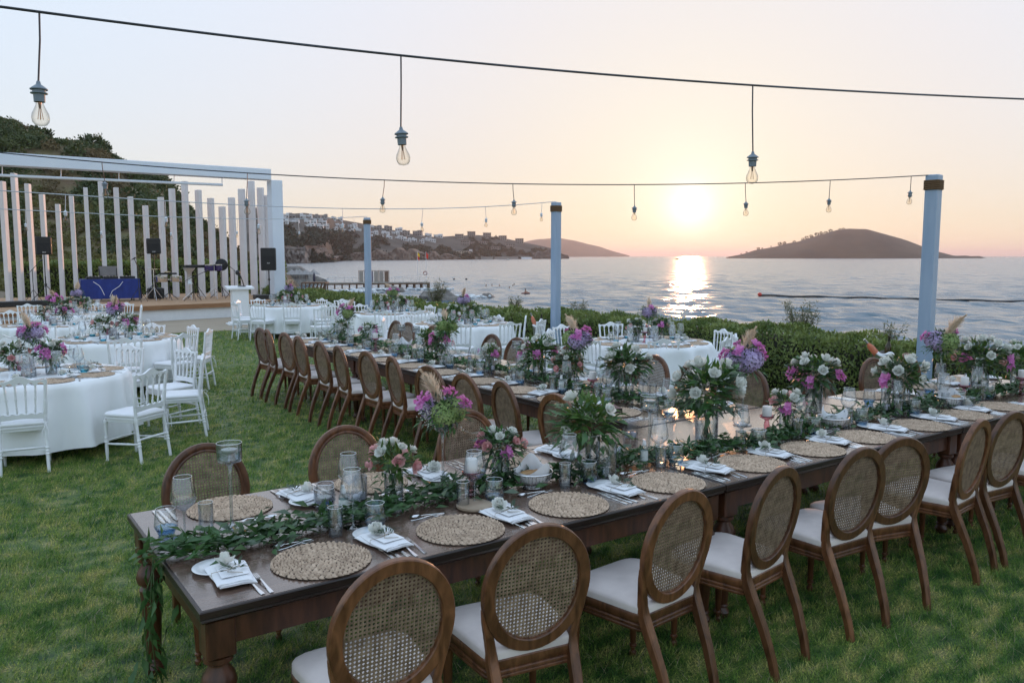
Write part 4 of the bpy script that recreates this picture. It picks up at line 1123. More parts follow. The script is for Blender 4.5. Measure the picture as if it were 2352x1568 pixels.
# black box with pitched lid
BOXB = MB().box((0, 0, .016), (.19, .10, .032)).mesh('box_base', mat('dark brown box', (.020, .012, .010), (.03, .02, .015), 20, .4), 0)
BOXL = MB().add([(-.095, -.05, .032), (.095, -.05, .032), (.095, .05, .032), (-.095, .05, .032), (-.045, 0, .058), (.045, 0, .058)], [(0, 1, 5, 4), (1, 2, 5), (2, 3, 4, 5), (3, 0, 4)]).mesh('lid', mat('mauve leather lid', (.16, .085, .075), (.22, .12, .10), 15, .45), 0)

# ================================================================ laying the tables
lay = random.Random(23)
def local(o, a, x, y, z=0):
    """point x to the sitter's right, y away from the sitter"""
    c, s = math.cos(a), math.sin(a); return (o[0] + c * x - s * y, o[1] + s * x + c * y, o[2] + z)
def wine(p, lab, g='wine glasses'):
    e = thing('wine_glass', 'clear wine glass ' + lab, 'glass', p, lay.uniform(0, 6), g, scale=1.15); part(e, 'bowl', WINE); part(e, 'rim', WINE_RIM); part(e, 'stem', WINE_STEM)
def tumbler(p, lab, col=0):
    e = thing('water_tumbler', ('blue based water tumbler ' if col == 0 else 'turquoise based water tumbler ') + lab, 'glass', p, lay.uniform(0, 6), 'water tumblers', scale=1.12); part(e, 'bowl', TUMB); part(e, 'rim', TUMB_RIM); part(e, 'base', TBASE[col])
def highball(p, lab):
    e = thing('highball_glass', 'tall clear straight glass ' + lab, 'glass', p, 0, 'straight glasses', scale=1.12); part(e, 'bowl', HIGH); part(e, 'rim', HIGH_RIM)
def napkin(p, a, lab, roll=0):
    e = thing('napkin', 'white napkin with flower ' + lab, 'napkin', p, a, 'napkins')
    part(e, 'cloth', NAPK[roll]); part(e, 'sprig', SPRIG, loc=(.015, -.01, .024), rot=lay.uniform(0, 6.28), kind='stuff')
    part(e, 'white_flower', FL['white'][lay.randrange(3)], loc=(-.01, .045, .026), rot=(lay.uniform(-.5, .5), lay.uniform(-.5, .5), 0), scale=1.0)
    part(e, 'twine', TWINE)
def place(o, a, where, full=True, j=1.0):
    """one place setting at o, sitter facing angle a + 90 degrees"""
    u = lambda s: lay.uniform(-s, s) * j
    single('placemat', PLACEMAT, 'round woven seagrass placemat ' + where, 'placemat', local(o, a, u(.01), u(.01)), lay.uniform(0, 6), 'placemats')
    pl = local(o, a, -.345 + u(.02), .155 + u(.02))
    single('side_plate', PLATE, 'small white side plate ' + where, 'plate', pl, 0, 'side plates')
    nk = local(o, a, -.335 + u(.015), .045 + u(.02)); napkin((nk[0], nk[1], nk[2] + .014), a + u(.22) + .12, where, 0)
    for k, x in enumerate((-.300, -.258)): single('fork', FORK, ('outer' if k == 0 else 'inner') + ' steel fork ' + where, 'fork', local(o, a, x + u(.006), -.055 + u(.02)), a + u(.08), 'forks')
    for k, x in enumerate((.258, .288, .318)): single('knife', KNIFE, ('inner', 'middle', 'outer')[k] + ' steel knife ' + where, 'knife', local(o, a, x + u(.004), -.045 + u(.012)), a + u(.05), 'knives')
    b = a + R(-90) + u(.15)
    single('spoon', SPOON, 'steel dessert spoon ' + where, 'spoon', local(o, a, -.05 + u(.03), .262), b + R(180), 'spoons')
    single('fork', FORK, 'small dessert fork ' + where, 'fork', local(o, a, .0 + u(.03), .235), b, 'forks', .85)
    wine(local(o, a, .262 + u(.02), .31 + u(.03)), where); highball(local(o, a, .182 + u(.015), .255 + u(.02)), where); tumbler(local(o, a, .345 + u(.02), .235 + u(.02)), where)
T1M = [1.17, 1.82, 2.44, 3.13, 3.84, 4.44, 5.03, 5.70, 6.35, 6.95]
for i, x in enumerate(T1M): place((x, 2.985, TOP + .001), 0, 'at the %s place along the near side of the front table' % ORD[i])
T1BM = [1.08, 1.82, 2.70, 6.55, 7.45, 8.15]
for i, x in enumerate(T1BM): place((x, 3.90, TOP + .001), R(180), 'at the %s place along the far side of the front table' % ORD[i])
for i, y in enumerate(T2L): place((T2X0 + .205, y, TOP + .001), R(-90), 'at the %s place along the lawn side of the middle table' % ORD[i])
for i, y in enumerate(T2R): place((T2X1 - .205, y, TOP + .001), R(90), 'at the %s place along the sea side of the middle table' % ORD[i])
CT = .7740
def round_place(c, th, where):
    o = (c.x + .675 * math.cos(th), c.y + .675 * math.sin(th), CT); a = th + R(90); u = lambda s: lay.uniform(-s, s)
    single('placemat', PLACEMAT, 'round woven seagrass placemat ' + where, 'placemat', local(o, a, 0, 0), lay.uniform(0, 6), 'placemats')
    pl = local(o, a, -.23 + u(.03), .12 + u(.03))
    single('side_plate', PLATE, 'small white side plate ' + where, 'plate', pl, 0, 'side plates')
    napkin((pl[0], pl[1], pl[2] + .016) if lay.random() < .6 else local(o, a, -.02, .02, .012), a + u(.6), where, lay.random() < .4)
    single('fork', FORK, 'steel fork ' + where, 'fork', local(o, a, -.225, -.08), a + .3, 'forks'); single('knife', KNIFE, 'steel knife ' + where, 'knife', local(o, a, .222, -.08), a - .3, 'knives')
    wine(local(o, a, .12 + u(.03), .25 + u(.03)), where); tumbler(local(o, a, .18 + u(.03), .20 + u(.02)), where, 1)
for k, (c, nm) in RT.items():
    n = 9
    for i in range(n): round_place(c, R(20 * (ord(k[0]) % 5)) - 2 * math.pi * i / n, 'at the %s place clockwise on the %s' % (ORD[i], nm))
def basket(p, lab, rolls=2, rz=0.0):
    e = thing('bread_basket', 'chrome wire bread basket ' + lab, 'basket', p, rz, 'bread baskets')
    for k in BASK: part(e, k, BASK[k])
    for q in range(rolls):
        single('bread_roll', ROLL, '%s brown bread roll in the basket %s' % (('upper', 'lower')[q], lab), 'bread', (p[0] + .02 - .05 * q, p[1] - .02 + .03 * q, p[2] + .078 - .006 * q), (0, .25, .6 + 1.3 * q + rz), 'bread rolls')
def tall_candle(p, lab, s=1.0):
    e = thing('candle_stand', 'tall glass floating candle stand ' + lab, 'candle', p, 0, 'tall candle stands', scale=s)
    part(e, 'stand', TALLC, [('rim', TALL_RIM)]); part(e, 'water', TALLC_W); part(e, 'floating_candle', FLOATC, loc=(0, 0, .284))
TALL_RIM = make_rim(.0452, .325).mesh('rim', rim_glint, 60)
def pink_candle(p, lab):
    e = thing('candle_holder', 'pink glass candle holder ' + lab, 'candle', p, 0, 'pink candle holders'); part(e, 'holder', PINKC); part(e, 'pillar_candle', PILLAR)
def votive(p, lab):
    e = thing('votive_glass', 'low floating candle glass ' + lab, 'candle', p, 0, 'floating candle glasses', scale=1.25)
    part(e, 'glass', CYLS[0], [('rim', CYLS[2])]); part(e, 'water', CYLS[1]); part(e, 'floating_candle', FLOATC, loc=(0, 0, .026))
CYLS = make_cyl(.078, .040)
def spray(p, lab, rz=0.0):
    e = thing('spray_bottle', 'clear spray bottle ' + lab, 'bottle', p, rz, 'spray bottles'); part(e, 'bottle', SPRAY_B); part(e, 'label', SPRAY_L); part(e, 'spray_head', SPRAY_H)
def shakers(p, lab, rz=0.0):
    for s, w in ((-1, 'salt'), (1, 'pepper')):
        e = thing(w + '_shaker', 'small %s shaker, grey cap %s' % (w, lab), 'shaker', local(p, rz, s * .021, 0), 0, 'salt and pepper shakers'); part(e, 'body', SHAKER); part(e, 'cap', SHAKER_C)
    single('plastic_bag', BAG, 'clear plastic bag around the shakers ' + lab, 'bag', p, rz, 'plastic bags')
def tent(p, lab, rz):
    e = thing('tent_card', 'white folded card with blue print ' + lab, 'card', p, rz, 'folded cards'); part(e, 'card', TENT['card']); part(e, 'print', TENT['print'])
def tp(x, y, z=TOP + .001):
    q = at(x, y, z); return (q.x, q.y, z)

# ---- front table
LB = 'on the front table '
tall_candle(tp(533, 1212), LB + 'by its draped end', 1.2)
arrangement(tp(905, 1150), 'pink roses and white blooms in a short cylinder vase, nearest the draped table end', 'short', [('white', 5), ('pink', 5), ('magenta', 0)], 5, 3)
arrangement(tp(1018, 1128), 'tall glass flute with green hydrangea, magenta blooms and curled pampas', 'tall', [('green', 2), ('lilac', 2), ('baby', 1), ('magenta', 4), ('cream', 1)], 3, 0, 1.1, rot=R(-137))
pink_candle(tp(1083, 1150), LB + 'beside the curled pampas flowers')
arrangement(tp(1150, 1108), 'round bunch of white and pink roses with magenta behind the bread basket', 'short', [('white', 5), ('pink', 5), ('magenta', 2)], 8, 1)
basket(tp(1222, 1118), 'beside the round rose bunch', 2, .4)
arrangement(tp(1352, 1085), 'big leafy green bunch with few white blooms in cylinder vase', 'big', [('white', 4)], 12, 2, 1.1)
single('hurricane_vase', BIGCYL[0], 'wide empty clear cylinder in front of the leafy green bunch', 'vase', tp(1392, 1098))
tall_candle(tp(1490, 1055), LB + 'beside the spray bottle', 1.2)
spray(tp(1479, 1068), LB + 'under the tall candle stand', R(150))
shakers(tp(1448, 1022), LB + 'behind the spray bottle', R(-20))
spray(tp(790, 1188), LB + 'before the first rose vase', R(170))
shakers(tp(826, 1172), LB + 'before the first rose vase', R(30))
tent(tp(1420, 1052), LB + 'behind the leafy green bunch', R(30))
arrangement(tp(1622, 1010), 'large white lisianthus bunch with olive leaves in a cylinder vase', 'big', [('white', 11)], 21, 1, 1.3)
arrangement(tp(1705, 975), 'tall flute with lilac hydrangea, magenta bracts and cream plume beside white bunch', 'tall', [('lilac', 4), ('green', 2), ('magenta', 5), ('cream', 1)], 22, 0, 1.25, rot=R(100))
pink_candle(tp(1760, 1005), LB + 'between the white bunch and the pink roses')
votive(tp(1742, 1020), LB + 'before the middle pink candle holder')
arrangement(tp(1805, 995), 'small bunch of pink roses and white blooms beside the pink candle holder', 'short', [('white', 4), ('pink', 4), ('magenta', 1)], 24, 0)
arrangement(tp(1868, 945), 'white bunch with trailing magenta flowers and olive sprays', 'big', [('white', 8), ('magenta', 4)], 25, 1, 1.1)
basket(tp(1912, 985), 'beside the trailing magenta bunch', 0, 1.3)
arrangement(tp(2068, 945), 'full bunch of white blooms with one lilac flower by the shaker bag', 'big', [('white', 12), ('magenta', 1)], 26, 0, 1.1)
shakers(tp(2035, 955), LB + 'before the full white bunch', R(10))
arrangement(tp(2158, 905), 'tall flute with green and lilac hydrangeas and upright plume', 'tall', [('green', 2), ('lilac', 3), ('magenta', 2), ('cream', 1)], 27, 0, 1.22, rot=R(-137))
basket(tp(2182, 935), 'beside the tall green hydrangeas', 1, 2.2)
pink_candle(tp(2213, 925), LB + 'behind the hedge end bread basket')
votive(tp(2222, 940), LB + 'beside the hedge end candle holder')
arrangement(tp(2248, 905), 'tall leafy bunch of white blooms and pink roses at the hedge end', 'big', [('white', 9), ('pink', 2), ('magenta', 2)], 28, 0, 1.25)
pink_candle(tp(2345, 905), LB + 'last before the frame edge')
arrangement(tp(2335, 885), 'leafy white bunch at the far corner of the front table', 'big', [('white', 6), ('pink', 1)], 29, 2, 1.0)
votive(tp(745, 1165), LB + 'under the garland by the second place')
single('bark_slice', MB().lathe([(.0005, .002), (.085, .002), (.09, .010), (.088, .018), (.0005, .018)], 22).mesh('bark_slice', mat('pale cut wood', (.30, .22, .15), (.42, .33, .24), 9, .8), 40), 'pale round wood slice under the first pink candle holder', 'wood slice', (tp(1085, 1163)[0], tp(1085, 1163)[1] - .02, TOP + .0015))
# ---- middle table
LM = 'on the middle table '
mid = (T2X0 + T2X1) / 2
def mp(y, dx=0.0): return (mid + dx, y, TOP + .001)
def proj_y(x, z=TOP):   # y on the middle line of the middle table under picture column x
    r = ray(x, 700); return mid * r.y / r.x
for i, (x, kind, fl, sd, fo, sc_, lab) in enumerate((
        (786, 'short', [('white', 4)], 41, 2, 1.0, 'leafy bunch with white blooms, first from the stage end of the middle table'),
        (803, 'tall', [('green', 1), ('lilac', 1), ('magenta', 4), ('cream', 1)], 42, 0, 1.1, 'tall flute with purple blooms and arching plume at the stage end'),
        (842, 'short', [('white', 3), ('magenta', 3)], 43, 2, 1.0, 'dark purple and white bunch, third from the stage end of the middle table'),
        (975, 'big', [('white', 4), ('magenta', 1)], 44, 2, .85, 'loose leafy bunch of white buds left of a green hydrangea'),
        (1032, 'tall', [('green', 3), ('lilac', 1), ('cream', 1)], 45, 2, 1.1, 'tall flute with one big green hydrangea and a pale plume'),
        (1016, 'short', [('white', 3), ('magenta', 4), ('pink', 1)], 46, 0, 1.15, 'dark magenta and white bunch under the green hydrangea'),
        (1128, 'short', [('white', 4), ('magenta', 2)], 47, 3, 1.0, 'sparse bunch with white blooms beside twin candle stands'),
        (1240, 'big', [('white', 8), ('magenta', 4)], 48, 2, 1.1, 'rounded bunch of white lisianthus with magenta sprays on the middle table'),
        (1322, 'tall', [('green', 2), ('lilac', 2), ('magenta', 4), ('cream', 1)], 49, 0, 1.18, 'tall flute with feathery plume, magenta bracts and green hydrangea'),
        (1310, 'big', [('white', 5), ('pink', 4)], 50, 1, .85, 'bunch of pink roses and white buds below the feathery plume'),
        (1440, 'big', [('white', 8)], 51, 1, 1.15, 'white roses with long olive sprays at the front end of the middle table'))):
    y = proj_y(x); arrangement(mp(y, lay.uniform(-.05, .05)), lab, kind, fl, sd, fo, sc_)
for x, dx in ((905, .10), (935, .12), (1165, .12), (1200, .16), (1600, .35)):
    tall_candle(mp(min(proj_y(x), 11.3) if x < 1500 else 4.5, dx), LM + {905: 'among the stage end leaves', 935: 'beside the stage end pair', 1165: 'beside the sparse bunch', 1200: 'taller of the twin stands', 1600: 'near the front row'}[x], 1.05)
for x, lab in ((1387, 'by the white roses'), (880, 'by the stage end bunches')): pink_candle(mp(proj_y(x), -.12), LM + lab)
for x, lab in ((1050, 'by the green hydrangea'), (1210, 'by the twin stands'), (1360, 'by the feathery plume'), (960, 'by the loose buds')): votive(mp(proj_y(x), -.16), LM + lab)
for x, lab in ((1255, 'by the rounded lisianthus'), (900, 'by the stage end stands')): basket(mp(proj_y(x), .18), LM + lab, 0, 1.0)
spray(mp(proj_y(1400), .10), LM + 'by the white roses', R(120)); spray(mp(proj_y(1330), -.20), LM + 'by the pink roses', R(120))
shakers(mp(proj_y(1060), .1), LM + 'by the green hydrangea', R(60)); shakers(mp(proj_y(1150), -.1), LM + 'by the sparse bunch', R(60))
e = thing('gift_box', 'dark box with mauve pitched lid on the last lawn side placemat', 'box', (T2X0 + .20, T2L[0] + .02, TOP + .013), R(68)); part(e, 'box_base', BOXB); part(e, 'lid', BOXL)

# ---- round tables: one tall and two short arrangements each
for i, (k, (c, nm)) in enumerate(RT.items()):
    vx = Vector((_rt.x, _rt.y, 0)); vy = Vector((_fw.x, _fw.y, 0)).normalized()
    def q(dx, dy): p = c + vx * dx + vy * dy; return (p.x, p.y, CT)
    mixes = [[('lilac', 2), ('green', 0), ('magenta', 5), ('cream', 1)], [('lilac', 2), ('magenta', 6), ('cream', 2)], [('magenta', 6), ('green', 1), ('cream', 1)], [('lilac', 3), ('cream', 2)],
             [('lilac', 2), ('magenta', 2), ('cream', 1)], [('lilac', 3), ('magenta', 2), ('cream', 1)], [('lilac', 1), ('green', 2), ('magenta', 3), ('cream', 1)], [('green', 1), ('lilac', 2), ('magenta', 2), ('cream', 2)]]
    arrangement(q(.02, 0), 'tall glass flute of purple flowers and pale plume, centre of the %s' % nm, 'tall', mixes[i], 60 + i, 0, 1.12, group='tall round table flowers')
    arrangement(q(-.17, -.03), 'low leafy bunch of white blooms and pink roses on the %s' % nm, 'big' if k in 'GFEA' else 'short', [('white', 5), ('pink', 3)], 70 + i, 2 if i % 2 else 0, .85 if k in 'GFEA' else 1.1, group='low round table flowers')
    arrangement(q(.19, .02), 'low bunch of white and magenta blooms on the %s' % nm, 'short', [('white', 4), ('magenta', 4 if k in 'ABC' else 1), ('pink', 1)], 80 + i, 1 + i % 2, 1.15, group='low round table flowers')
    pink_candle(q(-.06, -.12), 'on the ' + nm); basket(q(-.16, .17), 'on the ' + nm, 0, i); votive(q(.10, -.19), 'on the ' + nm)
    shakers(q(.05, -.16), 'on the ' + nm, AZ - R(90)); tent(q(-.02, -.26), 'on the ' + nm, AZ - R(90) + .2)

# ---- leaf garlands down the long tables
def garland(path, n, seed, label, keep=0):
    g = np.random.default_rng(seed); P = np.array(path); seg = np.linalg.norm(np.diff(P, axis=0), axis=1); cum = np.concatenate([[0], np.cumsum(seg)]); t = np.sort(g.random(n)) * cum[-1]
    pos = np.stack([np.interp(t, cum, P[:, k]) for k in range(3)], 1); tan = np.stack([np.interp(t + .03, cum, P[:, k]) - np.interp(t - .03, cum, P[:, k]) for k in range(3)], 1); tan /= np.linalg.norm(tan, axis=1, keepdims=True) + 1e-9
    hang = np.abs(tan[:, 2]) > .5
    off = g.normal(size=(n, 3)) * np.array([.060, .060, .0]); off[:, 2] = np.abs(g.normal(size=n)) * .026 + .004
    off[hang] *= .45
    D = tan * np.where(g.random(n) < .5, 1, -1)[:, None] * .8 + rdir(n, g) * .8; D[:, 2] = np.where(hang, -np.abs(D[:, 2]) - .4, np.abs(D[:, 2]) * .6)
    L = .068 * g.uniform(.65, 1.4, n); N = rdir(n, g) * .7 + np.array([0, 0, 1.])
    e = thing('leaf_garland', label, 'garland', (0, 0, 0)); b = pos + off
    drop_ = hang & (g.random(n) < .8); b[drop_, 2] += 0; keepers = ~drop_; pos, b, D, N, L, hang = pos[keepers], b[keepers], D[keepers], N[keepers], L[keepers], hang[keepers]; n = len(b)
    big = np.zeros(n, bool)
    if keep: big[:keep] = True
    for k, m in enumerate((leaf_mats[0], leaf_mats[1])):
        s = (~big) & ((np.arange(n) % 5 == 0) == (k == 1))
        V, F = leafgeo(b[s], D[s], N[s], L[s], L[s] * .37, .12, .2); part(e, 'foliage', npmesh('foliage', V, F, m), kind='stuff')
    V1, F1 = leafgeo(np.zeros((1, 3)), np.array([[0, 1., 0]]), np.array([[0, 0, 1.]]), .058, .020, .12, .2)
    lm = [npmesh('leaf', V1, F1, leaf_mats[0]), npmesh('leaf', V1, F1, leaf_mats[2])]
    for i in np.nonzero(big)[0]:
        y = Vector(D[i]).normalized(); z = Vector(N[i]); z = (z - y * z.dot(y)).normalized(); x = y.cross(z)
        o = part(e, 'leaf', lm[1 if i % 7 == 0 else 0]); M = Matrix((x, y, z)).transposed().to_4x4(); M.translation = Vector(b[i]); o.matrix_local = M @ Matrix.Scale(L[i] / .058, 4)
    m = MB()
    for s in range(3):
        m.tube([tuple(Vector(p) + Vector((g.normal() * .02, g.normal() * .02, .012 if abs(p[2] - TOP) < .05 else 0))) for p in path], .0022, 4)
    part(e, 'stems', m.mesh('stems', stem_m, 60))
gp = [(.60, 3.34, .30), (.605, 3.35, .48), (.615, 3.36, .66), (.635, 3.37, .785), (.70, 3.40, TOP + .012)]
for x, y in ((560, 1248), (700, 1215), (800, 1190), (900, 1172), (1000, 1140), (1080, 1128), (1200, 1105), (1320, 1095), (1450, 1060), (1600, 1040), (1750, 1018), (1850, 990), (1960, 962), (2060, 945), (2150, 928), (2260, 908), (2345, 895)):
    gp.append(tp(x, y, TOP + .012))
garland(gp, 4600, 5, 'green leaf garland down the front table, trailing over its end', 260)
garland([(mid + .06 * math.sin(y * 2.1), y, TOP + .012) for y in np.arange(4.2, 11.5, .3)], 3600, 6, 'green leaf garland down the middle table between bouquets')

# ================================================================ stage
deck_m = mat('weathered deck boards', (.30, .235, .165), (.42, .345, .255), 1.2, .75, stretch=(.25, 7, 1), bump=.2, bscale=8)
stage_m = mat('oiled stage boards', (.36, .20, .10), (.50, .30, .16), 1.5, .6, stretch=(.3, 8, 1))
fascia_m = mat('orange brown stage edge', (.24, .115, .050), (.34, .175, .080), 3, .55, stretch=(.4, 3, 3))
struct('deck', MB().box((2.5, 24.75, .005), (25, 5.42, .03)).mesh('deck', deck_m, 0))
SF = [(-8, 25.1), (-3, 25.25), (1.4, 25.75), (4.5, 26.15), (7.7, 26.65), (9.6, 27.3), (11.4, 28.4)]
def stage_slab(z0, z1, inset, m, name):
    fr = [(x, y + inset) for x, y in SF]; ol = fr + [(11.4, 34.2), (-8, 34.2)]
    mb = MB(); n = len(ol); mb.loft([[Vector((x, y, z0)) for x, y in ol], [Vector((x, y, z1)) for x, y in ol]], True, True); return mb.mesh(name, m, 0)
e = thing('stage', 'low curved stage with wooden floor and white front', 'stage')
part(e, 'front_panel', stage_slab(0, .36, .10, white_paint, 'front_panel')); part(e, 'edge_board', stage_slab(.362, .488, .0, fascia_m, 'edge_board')); part(e, 'floor', stage_slab(.490, .502, .01, stage_m, 'floor'))
single('step', MB().cbox((0, 0, .13), (3.4, .5, .26), .01).mesh('step', fascia_m, 0), 'orange brown wooden step against the white stage front', 'step', (3.0, 25.55, 0.02), R(7))
FZ = .502
FY = 28.9
px = lambda x, y, Y: (lambda r: Vector((0, 0, EYE)) + r * (Y / r.y))(ray(x, y))
e = thing('stage_backdrop', 'white portal frame with a row of uneven upright posts', 'backdrop')
pr = px(648, 390, FY); zt = pr.z
frame_m = mat('pale grey portal paint', (.68, .76, .87), (.74, .80, .89), .8, .5, bump=.05, bscale=3)
part(e, 'frame_beam', MB().cbox(((pr.x - 14) / 2 - .2, FY + .25, zt - .19), (pr.x + 13.6, .5, .38), .012).mesh('frame_beam', frame_m, 0))
part(e, 'frame_post', MB().cbox((pr.x - .205, FY + .25, (zt - .381) / 2), (.41, .5, zt - .381), .012).mesh('frame_post', frame_m, 0))
pl, prr = px(0, 405, FY), px(515, 424, FY)
part(e, 'rail_pipe', MB().tube([(pl.x - 6, FY + .2, pl.z), (prr.x, FY + .2, prr.z)], .045, 12).mesh('rail_pipe', frame_m, 60))
for x, y0, y1 in ((5, 384, 402), (140, 391, 408), (273, 398, 412), (400, 404, 417), (510, 410, 421)):
    a, b = px(x, y0 - 6, FY + .2), px(x, y1, FY + .2); part(e, 'hanger', MB().tube([tuple(a), tuple(b)], .014, 6).mesh('hanger', frame_m, 60))
BARS = [(15, 540, 35), (108, 478, 64), (216, 560, 58), (328, 643, 57), (452, 720, 51), (558, 656, 43), (669, 590, 38), (785, 540, 30), (908, 590, 29), (1021, 660, 30), (1138, 730, 36), (1259, 665, 38), (1346, 598, 40), (1445, 540, 42), (1553, 608, 45), (1650, 672, 47), (1740, 738, 50), (1814, 668, 52), (1892, 600, 52), (1967, 538, 49), (2040, 590, 59), (2092, 650, 40)]
bar_m = mat('white slat paint', (.70, .68, .70), (.77, .75, .76), 1.5, .55, bump=.06, bscale=6, obvar=.02)
def barY(X): return 31.6 - .06 * abs(X - 4.5) ** 1.35
for i, (zx, zy, w) in enumerate(BARS):
    x = zx * .29297; y = (450 + zy / 1.96) / 1.7415
    r = ray(x, y); Y = 31.0
    for _ in range(6): X = r.x / r.y * Y; Y = barY(X)
    top = EYE + r.z / r.y * Y; ang = clamp((X - 5.1) * 9, -42, 42)
    part(e, 'slat_post', MB().cbox((0, 0, (top - FZ) / 2 + FZ), (.135, .235, top - FZ), .006).mesh('slat_post', bar_m, 0), loc=(X, Y, 0), rot=R(ang))

# ---- lectern
lp = at(527, 750); lx, ly = lp.x + .42, lp.y + .35
e = thing('lectern', 'white lectern with flat sloping top in front of the stage', 'lectern', (lx, ly, .02), R(-8))
part(e, 'column', MB().cbox((0, 0, .52), (.46, .36, 1.0), .008).mesh('column', white_paint, 0)); part(e, 'plinth', MB().cbox((0, 0, .02), (.74, .62, .035), .006).cbox((0, 0, .055), (.62, .50, .035), .006).mesh('plinth', white_paint, 0))
m = MB(); m.add([(-.38, -.26, 1.02), (.38, -.26, 1.02), (.38, .26, 1.07), (-.38, .26, 1.07), (-.38, -.26, 1.07), (.38, -.26, 1.07), (.38, .26, 1.12), (-.38, .26, 1.12)], [(0, 3, 2, 1), (4, 5, 6, 7), (0, 1, 5, 4), (1, 2, 6, 5), (2, 3, 7, 6), (3, 0, 4, 7)])
part(e, 'reading_top', m.mesh('reading_top', white_paint, 0))
e = thing('desk_microphone', 'black gooseneck microphone standing on the white lectern', 'microphone', (lx + .08, ly + .02, .02 + 1.098), R(-20))
part(e, 'base', MB().cbox((0, 0, .012), (.22, .12, .02), .004).mesh('base', black_metal, 0)); part(e, 'neck', MB().bar([(.06, 0, .02), (.03, 0, .14), (-.02, 0, .30), (-.10, 0, .36)], .03, .03).mesh('neck', black_metal, 50)); part(e, 'microphone_head', MB().ball((-.10, 0, .40), (.07, .06, .075), 12, 8).mesh('microphone_head', black_metal, 60))

# ---- loudspeakers
txt_m = mat('white badge', (.8, .8, .8), None, rough=.5)
grille_m = mat('black speaker grille', (.006, .006, .007), (.014, .014, .016), 90, .6, bump=.3)
def text_mesh(s, size, m):
    cu = bpy.data.curves.new('lettering', 'FONT'); cu.body = s; cu.size = size; cu.align_x = 'CENTER'; cu.extrude = .001
    ob = bpy.data.objects.new('lettering', cu); me = bpy.data.meshes.new_from_object(ob); me.materials.clear(); me.materials.append(m)
    bpy.data.objects.remove(ob); bpy.data.curves.remove(cu); return me
RCF = text_mesh('RCF', .055, txt_m)
def speaker(p, rz, label, w=.42, h=.66):
    e = thing('loudspeaker', label, 'speaker', p, rz, 'black loudspeakers')
    m = MB(); d = .36; rings = [[(-w / 2 + .03, -d / 2), (w / 2 - .03, -d / 2), (w / 2, -d / 2 + .05), (w / 2 - .07, d / 2), (-w / 2 + .07, d / 2), (-w / 2, -d / 2 + .05)]]
    o = rings[0]; m.loft([[Vector((x * s, y * s, z)) for x, y in o] for s, z in ((.93, 0), (1, .03), (1, h - .03), (.93, h))], True, True)
    part(e, 'cabinet', m.mesh('cabinet', mat_spk, 0)); part(e, 'grille', MB().cbox((0, -d / 2 - .004, h * .36), (w - .09, .012, h * .60), .004).mesh('grille', grille_m, 0))
    part(e, 'horn', MB().add([(-.13, -d / 2 - .002, h * .72), (.13, -d / 2 - .002, h * .72), (.15, -d / 2 - .002, h * .93), (-.15, -d / 2 - .002, h * .93), (-.05, -d / 2 + .06, h * .79), (.05, -d / 2 + .06, h * .79), (.05, -d / 2 + .06, h * .87), (-.05, -d / 2 + .06, h * .87)], [(0, 1, 5, 4), (1, 2, 6, 5), (2, 3, 7, 6), (3, 0, 4, 7), (4, 5, 6, 7)]).mesh('horn', mat('blue black horn', (.008, .010, .018), None, rough=.3), 0))
    part(e, 'badge', RCF, loc=(0, -d / 2 - .012, h * .10 if w < .5 else h * .3), rot=(R(90), 0, 0))
mat_spk = mat('black textured cabinet', (.010, .010, .011), (.02, .02, .021), 60, .5, bump=.2)
def tripod(p, h, label, name='speaker_stand', spread=.52, pole=.02, lz=.55):
    e = thing(name, label, 'stand', p, lay.uniform(0, 2), 'black tripod stands')
    part(e, 'pole', MB().tube([(0, 0, .08), (0, 0, h * .55)], pole, 10).tube([(0, 0, h * .55), (0, 0, h)], pole * .75, 10).mesh('pole', black_metal, 60)); part(e, 'collar', MB().lathe([(pole * .9, lz), (pole * 2, lz + .01), (pole * 2, lz + .06), (pole * .9, lz + .07)], 10).mesh('collar', black_metal, 40))
    for k in range(3):
        a = 2 * math.pi * k / 3; part(e, 'leg', MB().tube([(pole * math.cos(a), pole * math.sin(a), lz), (spread * math.cos(a), spread * math.sin(a), .012)], pole * .6, 6).tube([(0, 0, .18), (spread * .55 * math.cos(a), spread * .55 * math.sin(a), lz * .46)], pole * .4, 5).mesh('leg', black_metal, 60))
    return e
SP = []
for i, (x, yb, yt, Y, lab) in enumerate(((101, 585, 544, 29.9, 'beside the first slat posts'), (353, 583, 548, 30.3, 'beside the drums'), (617.5, 621, 569.5, 28.2, 'before the portal post'))):
    a = px(x, yb, Y); b = px(x, yt, Y); h = b.z - a.z; fz = FZ if i < 2 else .65
    SP.append((a, h))
    tripod((a.x, a.y, fz), a.z - fz, 'black tripod loudspeaker stand ' + lab) if i < 2 else single('speaker_pole', MB().tube([(0, 0, 0), (0, 0, a.z - fz)], .022, 10).lathe([(.03, .5), (.045, .52), (.03, .56)], 10).mesh('speaker_pole', black_metal, 60), 'black pole rising from the black bass box', 'pole', (a.x, a.y, fz))
    speaker((a.x, a.y, a.z), R((-3, -8, -20)[i]), 'black loudspeaker on stand ' + lab, .46 if i < 2 else .52, h)
a = SP[2][0]
single('bass_box', MB().cbox((0, 0, .07), (1.05, .7, .15), .01).mesh('bass_box', mat_spk, 0), 'flat black box under the pole before the portal post', 'case', (a.x, a.y, FZ), R(-10))
single('flight_case', MB().cbox((0, 0, .08), (2.2, .45, .16), .015).cbox((0, -.23, .10), (.08, .01, .05), .003).mesh('flight_case', mat_spk, 0), 'long low black case lying at the stage front', 'case', (2.4, 28.2, FZ), R(4))
c = px(335, 672, 31.0); single('road_case', MB().cbox((0, 0, .19), (.5, .4, .38), .03).mesh('road_case', mat_spk, 0), 'black square case beside the blue cloth table', 'case', (c.x + .25, 30.6, FZ), 0)

